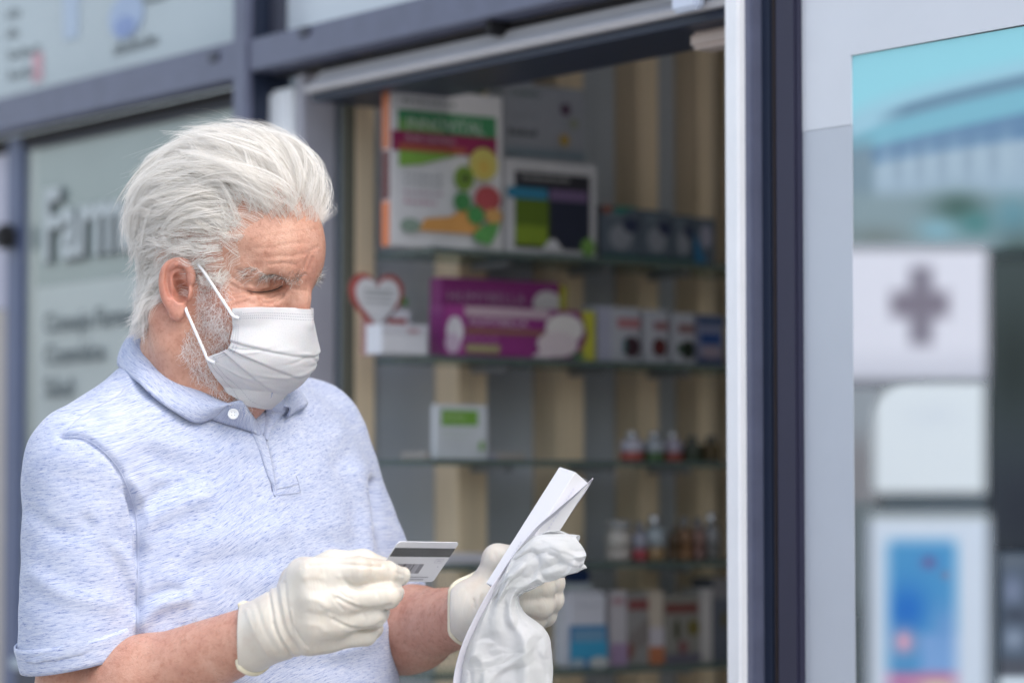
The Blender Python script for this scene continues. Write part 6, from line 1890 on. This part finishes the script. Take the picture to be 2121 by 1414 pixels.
def bag():
    D = 2.968
    st = [  # left end, right end (px), depth shift, half thickness
        ((1197, 1107), (1212, 1180), -.006, .012), ((1152, 1106), (1172, 1194), -.008, .015), ((1108, 1112), (1132, 1206), -.010, .014), ((1068, 1150), (1112, 1216), -.010, .012), ((1036, 1202), (1084, 1226), -.008, .010), ((1016, 1240), (1072, 1240), -.006, .010),
        ((992, 1284), (1088, 1272), -.002, .014), ((970, 1334), (1130, 1304), .002, .016), ((960, 1374), (1142, 1352), .004, .017), ((957, 1414), (1143, 1414), .004, .018), ((955, 1540), (1146, 1545), .004, .020), ((958, 1700), (1142, 1700), .004, .020)]
    n, nu = 300, 230
    A = catmull([C(a[0], a[1], D + d) for a, b, d, h in st], n); B = catmull([C(b[0], b[1], D + d) for a, b, d, h in st], n)
    Hh = catmull(np.array([[h, 0] for *_, h in st]), n)[:, 0]
    rg = np.random.default_rng(8)
    V = []
    # crumple: folds as ridges between random planes
    def net(GA, GS, seed):
        r_ = np.random.default_rng(seed); hts = r_.normal(0, 1, (GS + 2, GA)); ph = r_.uniform(0, 6.28, 6); flip = r_.integers(0, 2, (GS + 2, GA))
        def f(th, s):
            """creased sheet: heights on a coarse uneven net, flat triangles between"""
            u = (th / (2 * math.pi) * GA + .8 * np.sin(th * 2 + s * 17 + ph[0]) + .5 * np.sin(th * 3 - s * 29 + ph[1])) % GA
            w = np.clip(s * GS + .8 * np.sin(th * 2 + s * 9 + ph[2]) + .5 * np.sin(th * 5 + s * 19 + ph[3]), 0, GS)
            i = u.astype(int) % GA; i2 = (i + 1) % GA; j = np.clip(w.astype(int), 0, GS); fu, fw = u - np.floor(u), w - j
            a, b, c_, d = hts[j, i], hts[j, i2], hts[j + 1, i], hts[j + 1, i2]
            return np.where(flip[j, i] == 0, np.where(fu > fw, a + (b - a) * fu + (d - b) * fw, a + (c_ - a) * fw + (d - c_) * fu),
                            np.where(fu + fw < 1, a + (b - a) * fu + (c_ - a) * fw, d + (c_ - d) * (1 - fu) + (b - d) * (1 - fw)))
        return f
    netA, netB, netC = net(7, 12, 3), net(13, 26, 5), net(29, 60, 9)
    def facet(th, s): return netA(th, s) + .26 * netB(th, s) + .05 * netC(th, s)
    for j in range(n):
        s = j / (n - 1); c = (A[j] + B[j]) / 2; ux = (B[j] - A[j]) / 2
        uy = np.cross(ux / np.linalg.norm(ux), (A[min(j + 1, n - 1)] - A[max(j - 1, 0)])); uy /= np.linalg.norm(uy); uy = uy if uy[1] > 0 else -uy
        th = np.linspace(0, 2 * math.pi, nu, endpoint=False)
        aa = (np.cos(th) + 1) / 2; side = np.sin(th)
        v = facet(th, np.full(nu, s))
        k_ = .0030 - .0009 * float(smooth01(s, .25, .5))
        ga = math.exp(-((s - .44) / .09) ** 2)                                  # gathered at the grip
        rad = np.sign(side) * np.abs(side) ** .75
        pleat = ga * .0022 * np.sin(th * 7) + .0012 * math.exp(-((s - .58) / .14) ** 2) * np.sin(th * 6 + 2)
        keel = -.010 * math.exp(-((s - .72) / .2) ** 2) * np.exp(-((aa - .72) / .10) ** 2) * (side < 0)
        off = v * k_ + pleat
        P = c + ux * np.cos(th)[:, None] + uy * (Hh[j] * rad + off * (side < 0) - off * (side >= 0) + keel)[:, None] + (ux / np.linalg.norm(ux)) * (off * .5 * np.sign(np.cos(th)) * (np.abs(np.cos(th)) > .9))[:, None]
        if s < .03: P = P + (A[0] - A[6]) / np.linalg.norm(A[0] - A[6]) * (.0004 * np.sin(th * 47) + .003 * np.sin(th * 3))[:, None]
        V.append(P)
    V = np.array(V).reshape(-1, 3)
    for _ in range(3): V = relax_mesh(V, np.array(grid_faces(nu, n, True)), .5)
    F = grid_faces(nu, n, True) + [tuple(range((n - 1) * nu, n * nu))]
    o = mesh_obj('pharmacy_bag', c2w(V), F, bag_mat(), None, True)
    tag(o, 'crumpled thin white bag hanging from the far gloved hand', 'bag')
    solidify(o, .0003)
bag()
